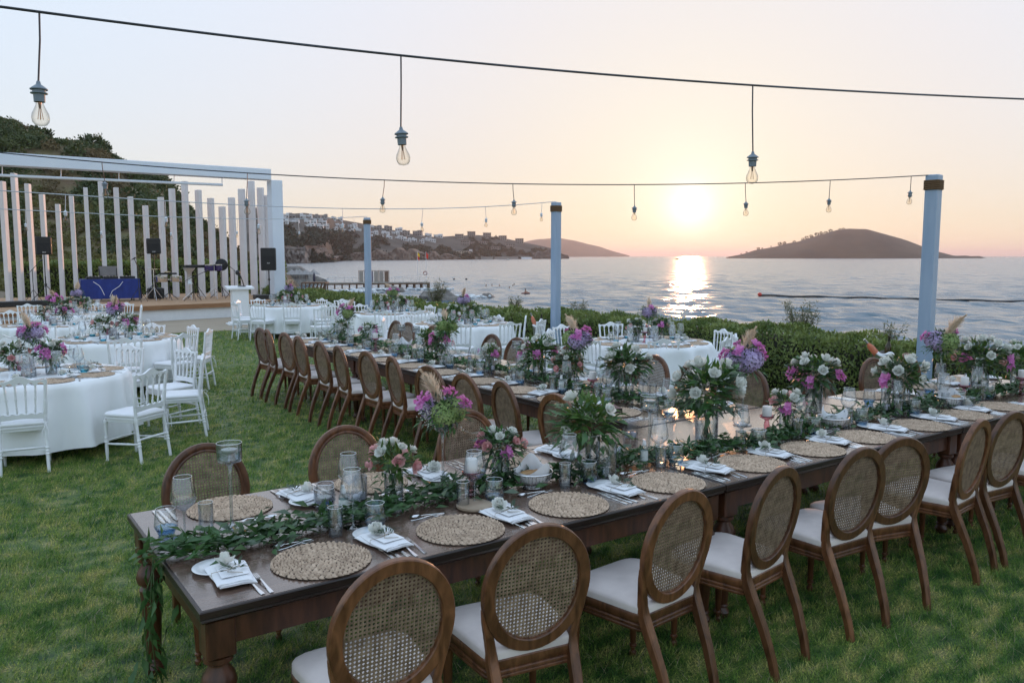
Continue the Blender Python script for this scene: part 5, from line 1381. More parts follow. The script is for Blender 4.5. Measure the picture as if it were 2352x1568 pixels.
# ---- disc jockey table
a, b = px(187, 642, 29.6), px(322, 642, 29.6); tw = b.x - a.x; tcx = (a.x + b.x) / 2; tz = a.z
blue_cloth = mat('royal blue cloth', (.008, .022, .16), (.012, .035, .24), 4, .7, bump=.1, sheen=.2)
e = thing('folding_table', 'long table under the blue cloth on stage', 'table', (tcx, 29.95, FZ), R(-3))
part(e, 'tabletop', MB().box((0, 0, tz - FZ - .03), (tw - .04, .66, .03)).mesh('tabletop', black_metal, 0))
for s in (-1, 1):
    for q in (-1, 1): part(e, 'leg', MB().tube([(s * (tw / 2 - .2), q * .27, 0), (s * (tw / 2 - .2), q * .27, tz - FZ - .045)], .018, 8).mesh('leg', black_metal, 60))
m = MB(); n = 40
def cl(t):  # front fall of the cloth
    return .02 * math.sin(t * 23) + .012 * math.sin(t * 41)
top = tz - FZ; xs = np.linspace(-tw / 2, tw / 2, n)
m.loft([[Vector((x, .34, top * .35)) for x in xs], [Vector((x, .34, top)) for x in xs], [Vector((x, -.34, top)) for x in xs], [Vector((x, -.37 + cl(x) * .3, top * .6)) for x in xs], [Vector((x, -.39 + cl(x), top * .12)) for x in xs]], closed=False)
for s in (-1, 1): m.add([(s * tw / 2, -.34, top), (s * tw / 2, .34, top), (s * (tw / 2 + .05), .36, top * .3), (s * (tw / 2 + .08), 0, .02 if s > 0 else .25), (s * (tw / 2 + .05), -.38, top * .14)], [(0, 1, 2, 3, 4)])
single('table_cover', m.mesh('table_cover', blue_cloth, 50), 'royal blue cloth over the long table on stage', 'cloth', (tcx, 29.95, FZ), R(-3))
for i, dx in enumerate((-.32, .05, .42)):
    e = thing('mixer_deck', 'black music deck, %s along the blue table' % ORD[i], 'music deck', (tcx + dx * tw * .8 - .05, 29.9, tz + .002), 0, 'music decks on the blue table')
    part(e, 'body', MB().cbox((0, 0, .04), (.42, .34, .08), .008).mesh('body', mat_spk, 0)); part(e, 'platter', MB().lathe([(.0005, .082), (.11, .082), (.12, .088), (.12, .095), (.0005, .096)], 20).mesh('platter', black_metal, 40))
    for k in range(4): part(e, 'knob', MB().lathe([(.012, .08), (.012, .105), (.0005, .106)], 8, (-.15 + k * .1, -.13, 0)).mesh('knob', chrome, 40))
for i, (p0, p1, p2) in enumerate((((214, 647), (234, 665), (240, 678)), ((282, 647), (258, 668), (252, 682)))):
    P = [px(*p0, 29.50), px((p0[0] + p1[0]) / 2 + 4, (p0[1] + p1[1]) / 2, 29.44), px(*p1, 29.42), px(*p2, 29.45)]
    single('white_cable', MB().tube([tuple(p) for p in P], .009, 6).mesh('white_cable', white_paint, 60), 'white cable hanging down the blue cloth, %s of two' % ('first', 'second')[i], 'cable')
a = px(246, 632, 31.2)
e = thing('folding_chair', 'grey folding chair behind the blue table', 'chair', (a.x, 30.9, FZ), R(175)); gm = mat('grey chair vinyl', (.22, .20, .20), (.28, .26, .25), 8, .6)
part(e, 'backrest', MB().cbox((0, -.22, .98), (.58, .03, .34), .02).mesh('backrest', gm, 0)); part(e, 'seat', MB().cbox((0, 0, .5), (.5, .45, .05), .02).mesh('seat', gm, 0))
for s in (-1, 1):
    part(e, 'leg', MB().tube([(s * .27, -.22, 1.1), (s * .27, -.12, .5), (s * .27, .25, 0)], .014, 6).mesh('leg', black_metal, 60)); part(e, 'leg', MB().tube([(s * .24, .18, .5), (s * .24, -.28, 0)], .014, 6).mesh('leg', black_metal, 60))

# ---- percussion and microphones
def drum(mb, c, r, h, tilt=0.0):
    return mb.lathe([(.0005, 0), (r * .96, 0), (r, .01), (r, h - .01), (r * 1.03, h - .012), (r * 1.03, h), (.0005, h - .004)], 18, c, Matrix.Rotation(tilt, 3, 'X'))
skin_m = mat('drum skin', (.6, .57, .52), (.66, .63, .58), 8, .6)
def stagepos(x, Y, y=684): p = px(x, y, Y); return (p.x, Y, FZ)
def stand3(e, h, m=black_metal, sp=.36, r=.014):
    part(e, 'pole', MB().tube([(0, 0, .06), (0, 0, h)], r, 8).mesh('pole', m, 60))
    for k in range(3):
        a = 2 * math.pi * k / 3 + .5; part(e, 'leg', MB().tube([(0, 0, h * .42), (sp * math.cos(a), sp * math.sin(a), .01)], r * .8, 6).mesh('leg', m, 60))
p = stagepos(355, 29.4); e = thing('cymbal_stand', 'chrome cymbal stand below the loudspeaker beside the drums', 'cymbal', p); stand3(e, 1.05, chrome)
for z, x, r in ((1.05, 0, .20), (.95, .42, .15)): part(e, 'cymbal', MB().lathe([(.0005, .03), (.03, .028), (.05, .014), (r, 0), (r, .003), (.05, .018), (.0005, .034)], 24, (x, 0, z)).mesh('cymbal', mat('bronze', (.5, .35, .12), (.6, .45, .18), 20, .25, metal=1.0), 50))
part(e, 'arm', MB().tube([(0, 0, .8), (.42, 0, .95)], .012, 6).mesh('arm', chrome, 60))
p = stagepos(390, 29.3); e = thing('timbales', 'pair of chrome timbales on a black stand', 'drum', p); stand3(e, .62)
for x in (-.23, .23): part(e, 'shell', drum(MB(), (x, 0, .62), .19, .20).mesh('shell', chrome, 40)); part(e, 'skin', MB().lathe([(.0005, .821), (.18, .821)], 18, (x, 0, 0)).mesh('skin', skin_m, 0))
part(e, 'cowbell', MB().cbox((0, .1, .90), (.55, .10, .06), .01).mesh('cowbell', mat_spk, 0)); part(e, 'bracket', MB().box((0, 0, .70), (.5, .03, .03)).mesh('bracket', chrome, 0))
p = stagepos(437, 29.0); e = thing('goblet_drum', 'silver goblet drum on a thin stand', 'drum', p)
part(e, 'shell', MB().lathe([(.10, .55), (.085, .58), (.07, .75), (.085, .95), (.19, 1.06), (.20, 1.09), (.0005, 1.085)], 20).mesh('shell', mat('mosaic silver shell', (.45, .45, .46), (.62, .62, .63), 50, .3, metal=.6), 50)); stand3(e, .57, chrome, .25)
p = stagepos(455, 29.4); e = thing('percussion_pad', 'flat black electronic pad on a stand', 'drum pad', p); stand3(e, 1.08); part(e, 'pad', MB().cbox((0, 0, 1.14), (.80, .34, .10), .015).mesh('pad', mat_spk, 0))
p = stagepos(493, 29.1); e = thing('bongo_drums', 'pair of purple bongos with chrome hoops on a stand', 'drum', p); stand3(e, .98, chrome, .40)
for x, r in ((-.15, .16), (.16, .13)): part(e, 'shell', drum(MB(), (x, 0, .98), r, .22).mesh('shell', mat('violet drum lacquer', (.03, .02, .09), (.06, .04, .14), 9, .2, coat=.5), 40)); part(e, 'hoop', MB().lathe([(r * 1.06, 1.17), (r * 1.08, 1.18), (r * 1.08, 1.205), (r * 1.0, 1.207)], 18, (x, 0, 0)).mesh('hoop', chrome, 50))
p = stagepos(511, 29.6); e = thing('frame_drum', 'round dark frame drum standing behind the bongos', 'drum', p); stand3(e, .95, black_metal, .42); part(e, 'hoop', MB().lathe([(.0005, 0), (.20, 0), (.215, .01), (.215, .06), (.20, .07), (.0005, .06)], 24, (0, 0, 1.18), Matrix.Rotation(R(80), 3, 'X')).mesh('hoop', grille_m, 40))
for i, (x, Y, h, tx, lab) in enumerate(((78, 29.3, 1.35, .25, 'beside the first loudspeaker'), (320, 28.6, 1.42, -.1, 'beside the blue cloth table'), (445, 28.2, 1.0, .45, 'before the goblet drum'), (540, 29.4, 1.25, -.3, 'behind the lectern'))):
    e = thing('microphone_stand', 'thin black microphone stand ' + lab, 'microphone stand', stagepos(x, Y), 0, 'microphone stands')
    stand3(e, h * .8, black_metal, .32, .011); part(e, 'boom', MB().tube([(-tx * .8, 0, h * .62), (0, 0, h * .8), (tx, 0, h)], .010, 6).mesh('boom', black_metal, 60)); part(e, 'microphone', MB().lathe([(.0005, -.09), (.013, -.09), (.018, 0), (.026, .012), (.028, .035), (.018, .055), (.0005, .06)], 10, (tx, 0, h), Matrix.Rotation(R(60), 3, 'Y')).mesh('microphone', black_metal, 60))

# ================================================================ posts and strings of bulbs
rope_m = mat('brown rope', (.10, .055, .025), (.20, .12, .06), 60, .9, stretch=(1, 1, 6), bump=.5)
post_m = mat('blue grey painted post', (.28, .38, .52), (.36, .45, .58), 2.5, .5, stretch=(4, 4, .5), bump=.05, bscale=12)
POSTS = []
for i, (x, yt, lab) in enumerate(((2146, 402, 'first'), (1277.5, 465, 'second'), (843, 500, 'third'))):
    X = 9.42; r = ray(x, yt); Y = r.y / r.x * X; top = EYE + r.z / r.x * X
    e = thing('light_post', 'tall white wooden post with brown rope collar, %s along the hedge' % lab, 'post', (X, Y, 0), R(6), 'rope-collared posts along the hedge')
    part(e, 'shaft', MB().cbox((0, 0, top / 2), (.142, .142, top), .008).mesh('shaft', post_m, 0))
    m = MB()
    for k in range(5): m.tube([(.082 * math.copysign(abs(math.cos(a)) ** .35, math.cos(a)), .082 * math.copysign(abs(math.sin(a)) ** .35, math.sin(a)), top - .16 + k * .022) for a in np.linspace(0, 2 * math.pi, 20, endpoint=False)], .0125, 6, closed=True)
    part(e, 'rope_collar', m.mesh('rope_collar', rope_m, 60))
    m = MB()
    for k in range(9): m.tube([(.088 * math.copysign(abs(math.cos(a)) ** .35, math.cos(a)), .088 * math.copysign(abs(math.sin(a)) ** .35, math.sin(a)), .02 + k * .034) for a in np.linspace(0, 2 * math.pi, 16, endpoint=False)], .018, 5, closed=True)
    part(e, 'rope_foot', m.mesh('rope_foot', mat('grey rope', (.30, .30, .32), (.42, .42, .44), 40, .9), 60))
    POSTS.append(Vector((X, Y, top)))
cable_m = mat('grey blue cable', (.030, .034, .045), (.05, .055, .07), 30, .5)
cable_w = mat('white cable sleeve', (.5, .53, .58), None, rough=.5)
sock_m = mat('grey blue lamp socket', (.15, .19, .23), (.20, .24, .28), 15, .45)
bulb_glass = glass('amber tinted bulb glass', (.96, .93, .88), 1.5)
fil_m = mat('copper filament', (.45, .24, .12), None, rough=.3, metal=.6)
SOCK = [MB().lathe([(.0005, .0), (.006, 0), (.009, -.012), (.020, -.020), (.030, -.028), (.030, -.031), (.022, -.032), (.022, -.040), (.029, -.042), (.029, -.045), (.020, -.047), (.019, -.075), (.0005, -.076)], 18).mesh('socket', sock_m, 40),
        MB().lathe([(.0005, .0), (.006, 0), (.009, -.012), (.020, -.020), (.030, -.028), (.030, -.031), (.021, -.032), (.021, -.058), (.029, -.060), (.029, -.063), (.020, -.064), (.019, -.078), (.0005, -.079)], 18).mesh('socket', sock_m, 40)]
_wsock = mat('white lamp socket', (.62, .65, .70), None, rough=.45)
SOCKW = []
for _s in SOCK:
    _c = _s.copy(); _c.materials[0] = _wsock; SOCKW.append(_c)
BULB = MB().lathe([(.0125, -.072), (.0135, -.085), (.020, -.100), (.0285, -.118), (.0305, -.132), (.028, -.147), (.019, -.158), (.0005, -.1625)], 20).mesh('bulb', bulb_glass, 60)
m = MB(); m.lathe([(.006, -.076), (.004, -.098), (.0005, -.1)], 8)
for k in range(4): a = k * math.pi / 2; m.tube([(.003 * math.cos(a), .003 * math.sin(a), -.096), (.009 * math.cos(a), .009 * math.sin(a), -.138)], .0011, 4)
FIL = m.mesh('filament', fil_m, 60)
def string(pts, bulbs, label, rad, cord, cm, drop_seed):
    """pts: cable points; bulbs: (point on the cable, cord length)"""
    e = thing('string_lights', label, 'string lights'); g = random.Random(drop_seed)
    part(e, 'cable', MB().tube([tuple(p) for p in pts], rad, 6).mesh('cable', cm, 60))
    for i, (p, l) in enumerate(bulbs):
        sw = Vector((g.uniform(-.02, .02), g.uniform(-.02, .02), 0))
        q = p - Vector((0, 0, l)) + sw
        s = part(e, 'lamp_holder', (SOCKW if cm is cable_w else SOCK)[g.randrange(2)], loc=q, rot=(g.uniform(-.05, .05), g.uniform(-.05, .05), 0)); O('bulb', BULB, s); O('filament', FIL, s)
        part(e, 'cord', MB().tube([tuple(p), tuple(p + sw * .2 - Vector((0, 0, l * .4))), tuple(q)], rad * .7, 5).mesh('cord', cm, 60))
def dline(tab):
    """cable through picture points with distances: (x, y, d)"""
    xs = [t[0] for t in tab]
    def f(x):
        inv = np.interp(x, [tab[0][0], tab[-1][0]], [1 / tab[0][2], 1 / tab[-1][2]])
        y = float(np.interp(x, xs, [t[1] for t in tab])); return deep(x, y, 1 / inv)
    return f
def smooth_pts(f, a, b, n): return [f(x) for x in np.linspace(a, b, n)]
def cat_y(tab):
    """refine the table with a smooth curve"""
    xs = [t[0] for t in tab]; ys = [t[1] for t in tab]; co = np.polyfit(xs, ys, min(4, len(xs) - 1)); xx = np.linspace(xs[0], xs[-1], 60); iv = np.interp(xx, [xs[0], xs[-1]], [1 / tab[0][2], 1 / tab[-1][2]])
    return [(x, float(np.polyval(co, x)), 1 / v) for x, v in zip(xx, iv)]
s1 = cat_y([(-300, -25, 2.75), (0, 15, 0), (90, 31, 0), (400, 66, 0), (740, 107, 0), (920, 129, 0), (1300, 163, 0), (1727, 198, 0), (2050, 214, 0), (2352, 227, 0), (2700, 240, 5.3)]); f1 = dline(s1)
def drop(f, x, yb):
    """cord length so that the socket top comes to picture row yb"""
    p = f(x); d = (p - Vector((0, 0, EYE))).dot(_fw); q = deep(x, yb, d); return (p, max(.02, p.z - q.z))
string(smooth_pts(f1, -300, 2700, 60), [drop(f1, 90, 183), drop(f1, 921, 289), drop(f1, 1729, 346), drop(f1, 2600, 420)], 'near string of clear bulbs across the top of the sky', .0052, 0, cable_m, 1)
d0 = POSTS[0].dot(_fw) - EYE * _fw.z
def postd(P): return (P - Vector((0, 0, EYE))).dot(_fw)
s2 = cat_y([(-260, 322, 7.4), (0, 351, 0), (234, 372, 0), (568, 399, 0), (883, 413, 0), (1178, 422, 0), (1457, 425, 0), (1712, 420.5, 0), (1907, 414, 0), (2093, 405, 0), (2140, 402, postd(POSTS[0]))]); f2 = dline(s2)
string(smooth_pts(f2, -260, 2140, 50), [drop(f2, x, y) for x, y in ((234, 415), (568, 455), (883, 452), (1178, 458), (1457, 472), (1712, 462), (1907, 455), (2093, 437))], 'string of clear bulbs tied to the first hedge post', .0055, 0, cable_m, 2)
s3 = cat_y([(-260, 424, 9.6), (0, 440, 0), (150, 447, 0), (380, 458, 0), (590, 474, 0), (690, 478, 0), (880, 481, 0), (970, 479, 0), (1115, 473, 0), (1245, 466, 0), (1277, 464, postd(POSTS[1]))]); f3 = dline(s3)
string(smooth_pts(f3, -260, 1277, 40), [drop(f3, x, y) for x, y in ((150, 482), (379, 497), (590, 513), (787, 512), (971, 510), (1115, 500), (1245, 488))], 'string of clear bulbs tied to the second hedge post', .0062, 0, cable_w, 3)
s4 = cat_y([(-260, 470, 14.0), (0, 480, 0), (240, 492, 0), (550, 502, 0), (700, 503, 0), (813, 499, 0), (843, 497, postd(POSTS[2]))]); f4 = dline(s4)
string(smooth_pts(f4, -260, 843, 40), [drop(f4, x, y) for x, y in ((58, 512), (233, 530), (393, 533), (545, 530), (685, 531), (813, 519))], 'string of clear bulbs tied to the third hedge post', .0075, 0, cable_w, 4)

# ================================================================ hedge and plants
hedge_leaf = mat('glossy hedge leaf', (.085, .14, .028), (.27, .32, .09), 4, .42, transl=.28, detail=8)
hedge_core = mat('hedge core painted shade', (.014, .016, .008), (.03, .03, .016), 6, .95)  # dark solid core added to block light, its colour painted as inner shade
bark_m = mat('grey brown bark', (.07, .055, .04), (.15, .12, .09), 12, .9, bump=.4)
def hedge(name, x0, y0, x1, y1, w, h, dens, leaf, label, seed):
    g = np.random.default_rng(seed); L = math.hypot(x1 - x0, y1 - y0); d = np.array([(x1 - x0) / L, (y1 - y0) / L]); nn = np.array([-d[1], d[0]])
    def pts(n, kind):
        s = g.uniform(0, L, n); bump = (vnoise(s, s * 0, 1.1, seed) - .5) * .16 + (vnoise(s, s * 0 + 9, .35, seed) - .5) * .10
        if kind == 'top': a = g.uniform(-w / 2, w / 2, n); z = h + bump + (vnoise(s, a, .28, 7) - .5) * .14 - (np.abs(a) / (w / 2)) ** 4 * .14; no = np.stack([nn[0] * a / w, nn[1] * a / w, np.full(n, 1.)], 1)
        else:
            sg = 1 if kind == 'a' else -1; z = g.uniform(.03, h, n); a = sg * (w / 2 + (vnoise(s, z, .3, 8) - .5) * .16 - .12 * (z / h) ** 6); no = np.stack([nn[0] * sg + 0 * s, nn[1] * sg + 0 * s, np.full(n, .35)], 1)
        dep = g.exponential(.035, n); P = np.stack([x0 + d[0] * s + nn[0] * a, y0 + d[1] * s + nn[1] * a, z], 1) - no * dep[:, None]
        return P, no
    A = [pts(int(L * w * dens(0) * 1.2), 'top'), pts(int(L * h * dens(0)), 'a'), pts(int(L * h * dens(0) * .35), 'b')]
    P = np.concatenate([q[0] for q in A]); N = np.concatenate([q[1] for q in A]); n = len(P)
    D = rdir(n, g) * .8 + np.array([0, 0, .75]) + N * .35
    ln = leaf * g.uniform(.6, 1.35, n); V, F = leafgeo(P, D, N + rdir(n, g) * .7, ln, ln * .52, .1, .12)
    e = thing(name, label, 'hedge')
    part(e, 'foliage', npmesh('foliage', V, F, hedge_leaf), kind='stuff')
    a = math.atan2(d[1], d[0]); part(e, 'shade_core', MB().cbox(((x0 + x1) / 2, (y0 + y1) / 2, (h - .12) / 2), (L - .1, w - .22, h - .14), .12, a).mesh('shade_core', hedge_core, 0))  # solid box, not twigs, added so no light passes through the leaves
    m = MB(); gg = random.Random(seed)
    for k in range(int(L * 1.6)):
        s = gg.uniform(.2, L - .2); b = Vector((x0 + d[0] * s + nn[0] * w * .43, y0 + d[1] * s + nn[1] * w * .43, 0)); m.tube([b, b + Vector((gg.uniform(-.06, .06), gg.uniform(-.06, .06), .3)), b + Vector((gg.uniform(-.15, .15), gg.uniform(-.15, .15), .62))], [.012, .009, .004], 5)
    part(e, 'branches', m.mesh('branches', bark_m, 60))
hedge('hedge', 10.42, -1.0, 10.42, 13.5, 1.0, .90, lambda s: 1500, .052, 'long clipped green hedge between lawn and sea, near stretch', 3)
hedge('hedge', 10.42, 13.52, 10.55, 33.0, 1.0, .78, lambda s: 620, .075, 'clipped green hedge between lawn and sea, stretch towards the stage', 4)
hedge('hedge', 12.5, 35.6, 2.0, 36.4, 1.4, 1.75, lambda s: 420, .11, 'green hedge behind the white stage posts', 5)
def wild(p, h, n, seed, label, m):
    g = np.random.default_rng(seed); e = thing('wild_shrub', label, 'shrub', p); mb = MB(); Ps = []; Ds = []
    for k in range(n):
        a = g.uniform(0, 6.28); s = g.uniform(.1, .45); q = np.stack([math.cos(a) * s * np.linspace(0, 1, 8) ** 1.3 * h, math.sin(a) * s * np.linspace(0, 1, 8) ** 1.3 * h, np.linspace(0, 1, 8) * h * g.uniform(.6, 1.05)], 1)
        mb.tube([tuple(x) for x in q], list(np.linspace(.010, .002, 8)), 4)
        for j in range(3, 8):
            nn_ = 16; Ps.append(q[j] + g.normal(size=(nn_, 3)) * .035); Ds.append(rdir(nn_, g) + np.array([math.cos(a) * .5, math.sin(a) * .5, .6]))
    V, F = leafgeo(np.concatenate(Ps), np.concatenate(Ds), rdir(sum(len(x) for x in Ps), g), .055, .012); part(e, 'twigs', mb.mesh('twigs', bark_m, 60)); part(e, 'foliage', npmesh('foliage', V, F, m), kind='stuff')
feather = mat('feathery grey green leaf', (.10, .12, .06), (.18, .19, .10), 8, .7, transl=.3)
for i, (x, yb, h, n, lab) in enumerate(((1835, 790, .62, 22, 'feathery wild shrub rising behind the hedge right of the bucket'), (1000, 715, .72, 18, 'tall feathery shrub behind the hedge by the second table'), (1180, 735, .42, 10, 'small wispy shrub behind the hedge before the second post'), (1325, 750, .40, 9, 'small wispy shrub just past the second post'), (2040, 800, .4, 7, 'thin dry shrub above the hedge near the first post'))):
    r = ray(x, yb); X = 10.95; wild((X, r.y / r.x * X, .55), h * 1.1, n, 40 + i, lab, feather)

# ================================================================ wine buckets on stands
steel_d = mat('brushed bucket steel', (.42, .42, .40), (.55, .55, .53), 30, .32, metal=.9)
def bucket(X, x, y, label, rose_tilt):
    r = ray(x, y); Y = r.y / r.x * X; p = Vector((X, Y, 0)); zt = EYE + r.z / r.x * X
    e = thing('wine_bucket', 'steel wine bucket on stand with white cloth ' + label, 'bucket', p, 0, 'wine buckets')
    part(e, 'pail', MB().lathe([(.0005, zt - .24), (.075, zt - .24), (.085, zt - .23), (.112, zt - .01), (.117, zt), (.112, zt), (.080, zt - .225), (.0005, zt - .225)], 24).mesh('pail', steel_d, 50))
    part(e, 'stand', MB().tube([(.092 * math.cos(a), .092 * math.sin(a), zt - .16) for a in np.linspace(0, 6.2832, 20, endpoint=False)], .005, 5, closed=True).tube([(0, 0, 0), (0, 0, zt - .24)], .010, 8).lathe([(.0005, 0), (.12, 0), (.12, .01), (.02, .03), (.0005, .03)], 20).mesh('stand', chrome, 60))
    m = MB(); n = 24; rings = []
    for j in range(6):
        t = j / 5; rings.append([Vector(((.085 + .035 * t ** .5 + .01 * math.sin(4 * a)) * math.cos(a), (.085 + .035 * t ** .5 + .01 * math.sin(4 * a)) * math.sin(a), zt + .02 - t * (.03 + .16 * max(0, math.sin(a * 1.0 + .8)) ** 2) + .012 * math.sin(3 * a))) for a in np.linspace(0, 6.2832, n, endpoint=False)])
    part(e, 'cloth', m.loft(rings).mesh('cloth', linen, 180))
    prof = [(.0005, 0), (.036, 0), (.038, .006), (.038, .17), (.034, .195), (.018, .235), (.0135, .25), (.0135, .30), (.0155, .302), (.0155, .312), (.0005, .313)]
    for k, (m_, nm, tx, ty, lab) in enumerate(((mat('pink wine in bottle', (.78, .28, .16), (.85, .36, .24), 6, .1, transl=.35), 'rose_bottle', -.035, .0, 'pink wine bottle leaning in the bucket '), (mat('dark green bottle glass', (.03, .022, .008), (.06, .04, .012), 6, .08), 'wine_bottle', .04, .02, 'dark wine bottle standing in the bucket '))):
        e = thing(nm, lab + label, 'bottle', (p.x + tx * _rt.x, p.y + tx * _rt.y, zt - (.06 if k == 0 else .10)), (0, 0, 0)); til = (rose_tilt if k == 0 else -.08)
        e.rotation_euler = Matrix.Rotation(-til, 3, Vector((_fw.x, _fw.y, 0))).to_euler()
        part(e, 'body', MB().lathe(prof[:7], 20).mesh('body', m_, 50)); part(e, 'foil', MB().lathe([(.0140, .243)] + prof[7:], 16).mesh('foil', mat('silver foil', (.5, .5, .52), None, rough=.3, metal=.7) if k == 0 else mat('dark foil', (.03, .025, .02), None, rough=.35), 50))
bucket(9.3, 2029, 812, 'near the first hedge post', .72)
bucket(9.2, 1236, 747, 'near the second hedge post', .35)

# ================================================================ shore, jetty, boats, swimmers
plat_m = mat('pale concrete terrace', (.34, .31, .28), (.46, .43, .39), .8, .85)
for i, (x0, x1, y, w, lab) in enumerate(((700, 905, 679, 9, 'pale bathing terrace by the shore, nearer the jetty'), (640, 900, 690, 6, 'pale bathing terrace by the shore, below the hedge'))):
    a, b = at(x0, y, SEA + .6), at(x1, y, SEA + .6); d = (b - a); c = (a + b) / 2
    single('bathing_terrace', MB().cbox((0, 0, 0), (d.length, w, .9), .08).mesh('bathing_terrace', plat_m, 0), lab, 'terrace', (c.x, c.y, SEA + .2), math.atan2(d.y, d.x), 'bathing terraces')
def rock(p, s, seed, label):
    g = random.Random(seed); m = MB().ball((0, 0, 0), 1.0, 12, 8); m.v = [(v[0] * s[0] * (1 + .25 * math.sin(v[1] * 5 + seed)), v[1] * s[1] * (1 + .2 * math.sin(v[2] * 7 + seed)), v[2] * s[2] * (1 + .25 * math.sin(v[0] * 6 + v[1] * 3))) for v in m.v]
    single('shore_rock', m.mesh('shore_rock', rock_m, 30), label, 'rock', p, g.uniform(0, 6), 'shore rocks')
for i, (x, y, s, lab) in enumerate(((1005, 690, (3.2, 1.6, 1.3), 'grey wedge of rock at the end of the bathing terrace'), (1118, 683, (1.9, 1.0, .5), 'low dark rock awash between two hedge shrubs'), (652, 655, (7, 5, 3.2), 'brown rocky mound behind the portal post'), (905, 668, (3.4, 1.4, .7), 'flat rock awash under the jetty'))):
    p = at(x, y, SEA); rock((p.x, p.y, SEA), s, i, lab)
wood_j = mat('rust brown jetty timber', (.13, .07, .04), (.22, .13, .08), 2, .8)
pale_j = mat('pale jetty boards', (.36, .32, .28), (.46, .42, .37), 2, .8)
ja, jb = at(752, 666, SEA), at(984, 664, SEA); jd = (jb - ja); JL = jd.length; JA = math.atan2(jd.y, jd.x); JH = 1.15
e = thing('jetty', 'long wooden jetty on posts reaching into the sea', 'jetty', (ja.x, ja.y, SEA), JA)
part(e, 'deck', MB().box((JL / 2, 0, JH), (JL, 2.6, .16)).mesh('deck', pale_j, 0))
part(e, 'beam', MB().box((JL / 2, -1.2, JH - .2), (JL, .18, .22)).mesh('beam', wood_j, 0))
for k in range(15): part(e, 'pile', MB().box((k * JL / 14, -1.15, .2), (.22, .22, 2.0)).box((k * JL / 14, 1.15, .2), (.22, .22, 2.0)).mesh('pile', wood_j, 0))
for k in range(12): part(e, 'railing', MB().tube([(k * JL / 12, 1.2, JH), (k * JL / 12, 1.2, JH + .9)], .025, 5).tube([(k * JL / 12, 1.2, JH + .85), ((k + .5) * JL / 12, 1.2, JH + .70), ((k + 1) * JL / 12, 1.2, JH + .85)], .015, 4).mesh('railing', mat_j, 60)) if k == 0 and not globals().update(mat_j=mat('grey railing', (.4, .4, .42), None, rough=.5)) else part(e, 'railing', MB().tube([(k * JL / 12, 1.2, JH), (k * JL / 12, 1.2, JH + .9)], .025, 5).tube([(k * JL / 12, 1.2, JH + .85), ((k + .5) * JL / 12, 1.2, JH + .70), ((k + 1) * JL / 12, 1.2, JH + .85)], .015, 4).mesh('railing', mat_j, 60))
m = MB()
for s in (-.35, .35): m.tube([(JL - .3, s * 2, JH + .9), (JL + .9, s * 2, JH + .7), (JL + 2.0, s * 2, -.6)], .04, 6)
for k in range(6): m.tube([(JL + .3 + k * .3, -.7, JH - k * .28), (JL + .3 + k * .3, .7, JH - k * .28)], .03, 5)
part(e, 'bathing_ladder', m.mesh('bathing_ladder', chrome, 60))
scr = [mat('cabin panel violet grey', (.20, .18, .22), None, rough=.6), mat('cabin panel pale', (.36, .31, .27), None, rough=.6), mat('cabin panel brown', (.20, .12, .08), None, rough=.6)]
for i, (x, n) in enumerate(((846, 4), (881, 2))):
    u = (x - 752) / 232 * JL; c = ja + jd.normalized() * u
    e = thing('changing_cabin', 'slatted changing screen on the jetty, %s' % ('nearer the post', 'nearer the flags')[i], 'cabin', (c.x, c.y, SEA + JH + .08), JA, 'jetty changing cabins')
    for k in range(n): part(e, 'panel', MB().box(((k - n / 2 + .5) * .8, 0, .88), (.66, .06, 1.76)).mesh('panel', scr[(k + 1) % 3], 0))
    part(e, 'frame', MB().box((0, 0, 1.86), (n * .8 + .1, .1, .07)).box((-n * .4 - .02, 0, .93), (.07, .1, 1.86)).box((n * .4 + .02, 0, .93), (.07, .1, 1.86)).box((0, 1.6, 1.86), (n * .8 + .1, .1, .07)).mesh('frame', wood_j, 0))
for i, (x, c1, c2, lab) in enumerate(((959, (.80, .55, .04), (.62, .05, .03), 'yellow and red'), (979, (.60, .05, .03), None, 'plain red'))):
    u = (x - 752) / 232 * JL; c = ja + jd.normalized() * u
    e = thing('flag_pole', '%s flag on a thin pole at the jetty end' % lab, 'flag', (c.x, c.y, SEA + JH + .08), 0, 'jetty flags')
    part(e, 'pole', MB().tube([(0, 0, 0), (0, 0, 5.0)], .035, 6).mesh('pole', white_paint, 60))
    for k, cc in enumerate((c1, c2)):
        if cc is None: continue
        n = 8; h0, h1 = (4.9 - .55 * k, 4.35 - .55 * k) if c2 else (4.9, 4.0)
        m = MB(); m.loft([[Vector((.40 * t * _rt.x * (1 - .3 * k), .40 * t * _rt.y * (1 - .3 * k), h0 - .35 * t + .06 * math.sin(t * 7))), Vector((.36 * t * _rt.x, .36 * t * _rt.y + .03 * math.sin(t * 9), h1 - .3 * t))] for t in np.linspace(0, 1, n)], closed=False); part(e, 'flag_cloth', m.mesh('flag_cloth', mat('flag cloth', cc, None, rough=.8, transl=.3), 60))
p = ja + jd.normalized() * ((977 - 752) / 232 * JL); single('lifebuoy', MB().tube([(.30 * math.cos(a) * _rt.x, .30 * math.cos(a) * _rt.y, .30 * math.sin(a)) for a in np.linspace(0, 6.2832, 16, endpoint=False)], .08, 6, closed=True).mesh('lifebuoy', mat('lifebuoy red', (.42, .06, .04), (.6, .5, .45), 2, .5), 60), 'red lifebuoy hanging at the jetty end', 'lifebuoy', (p.x, p.y, SEA + JH + 1.5))
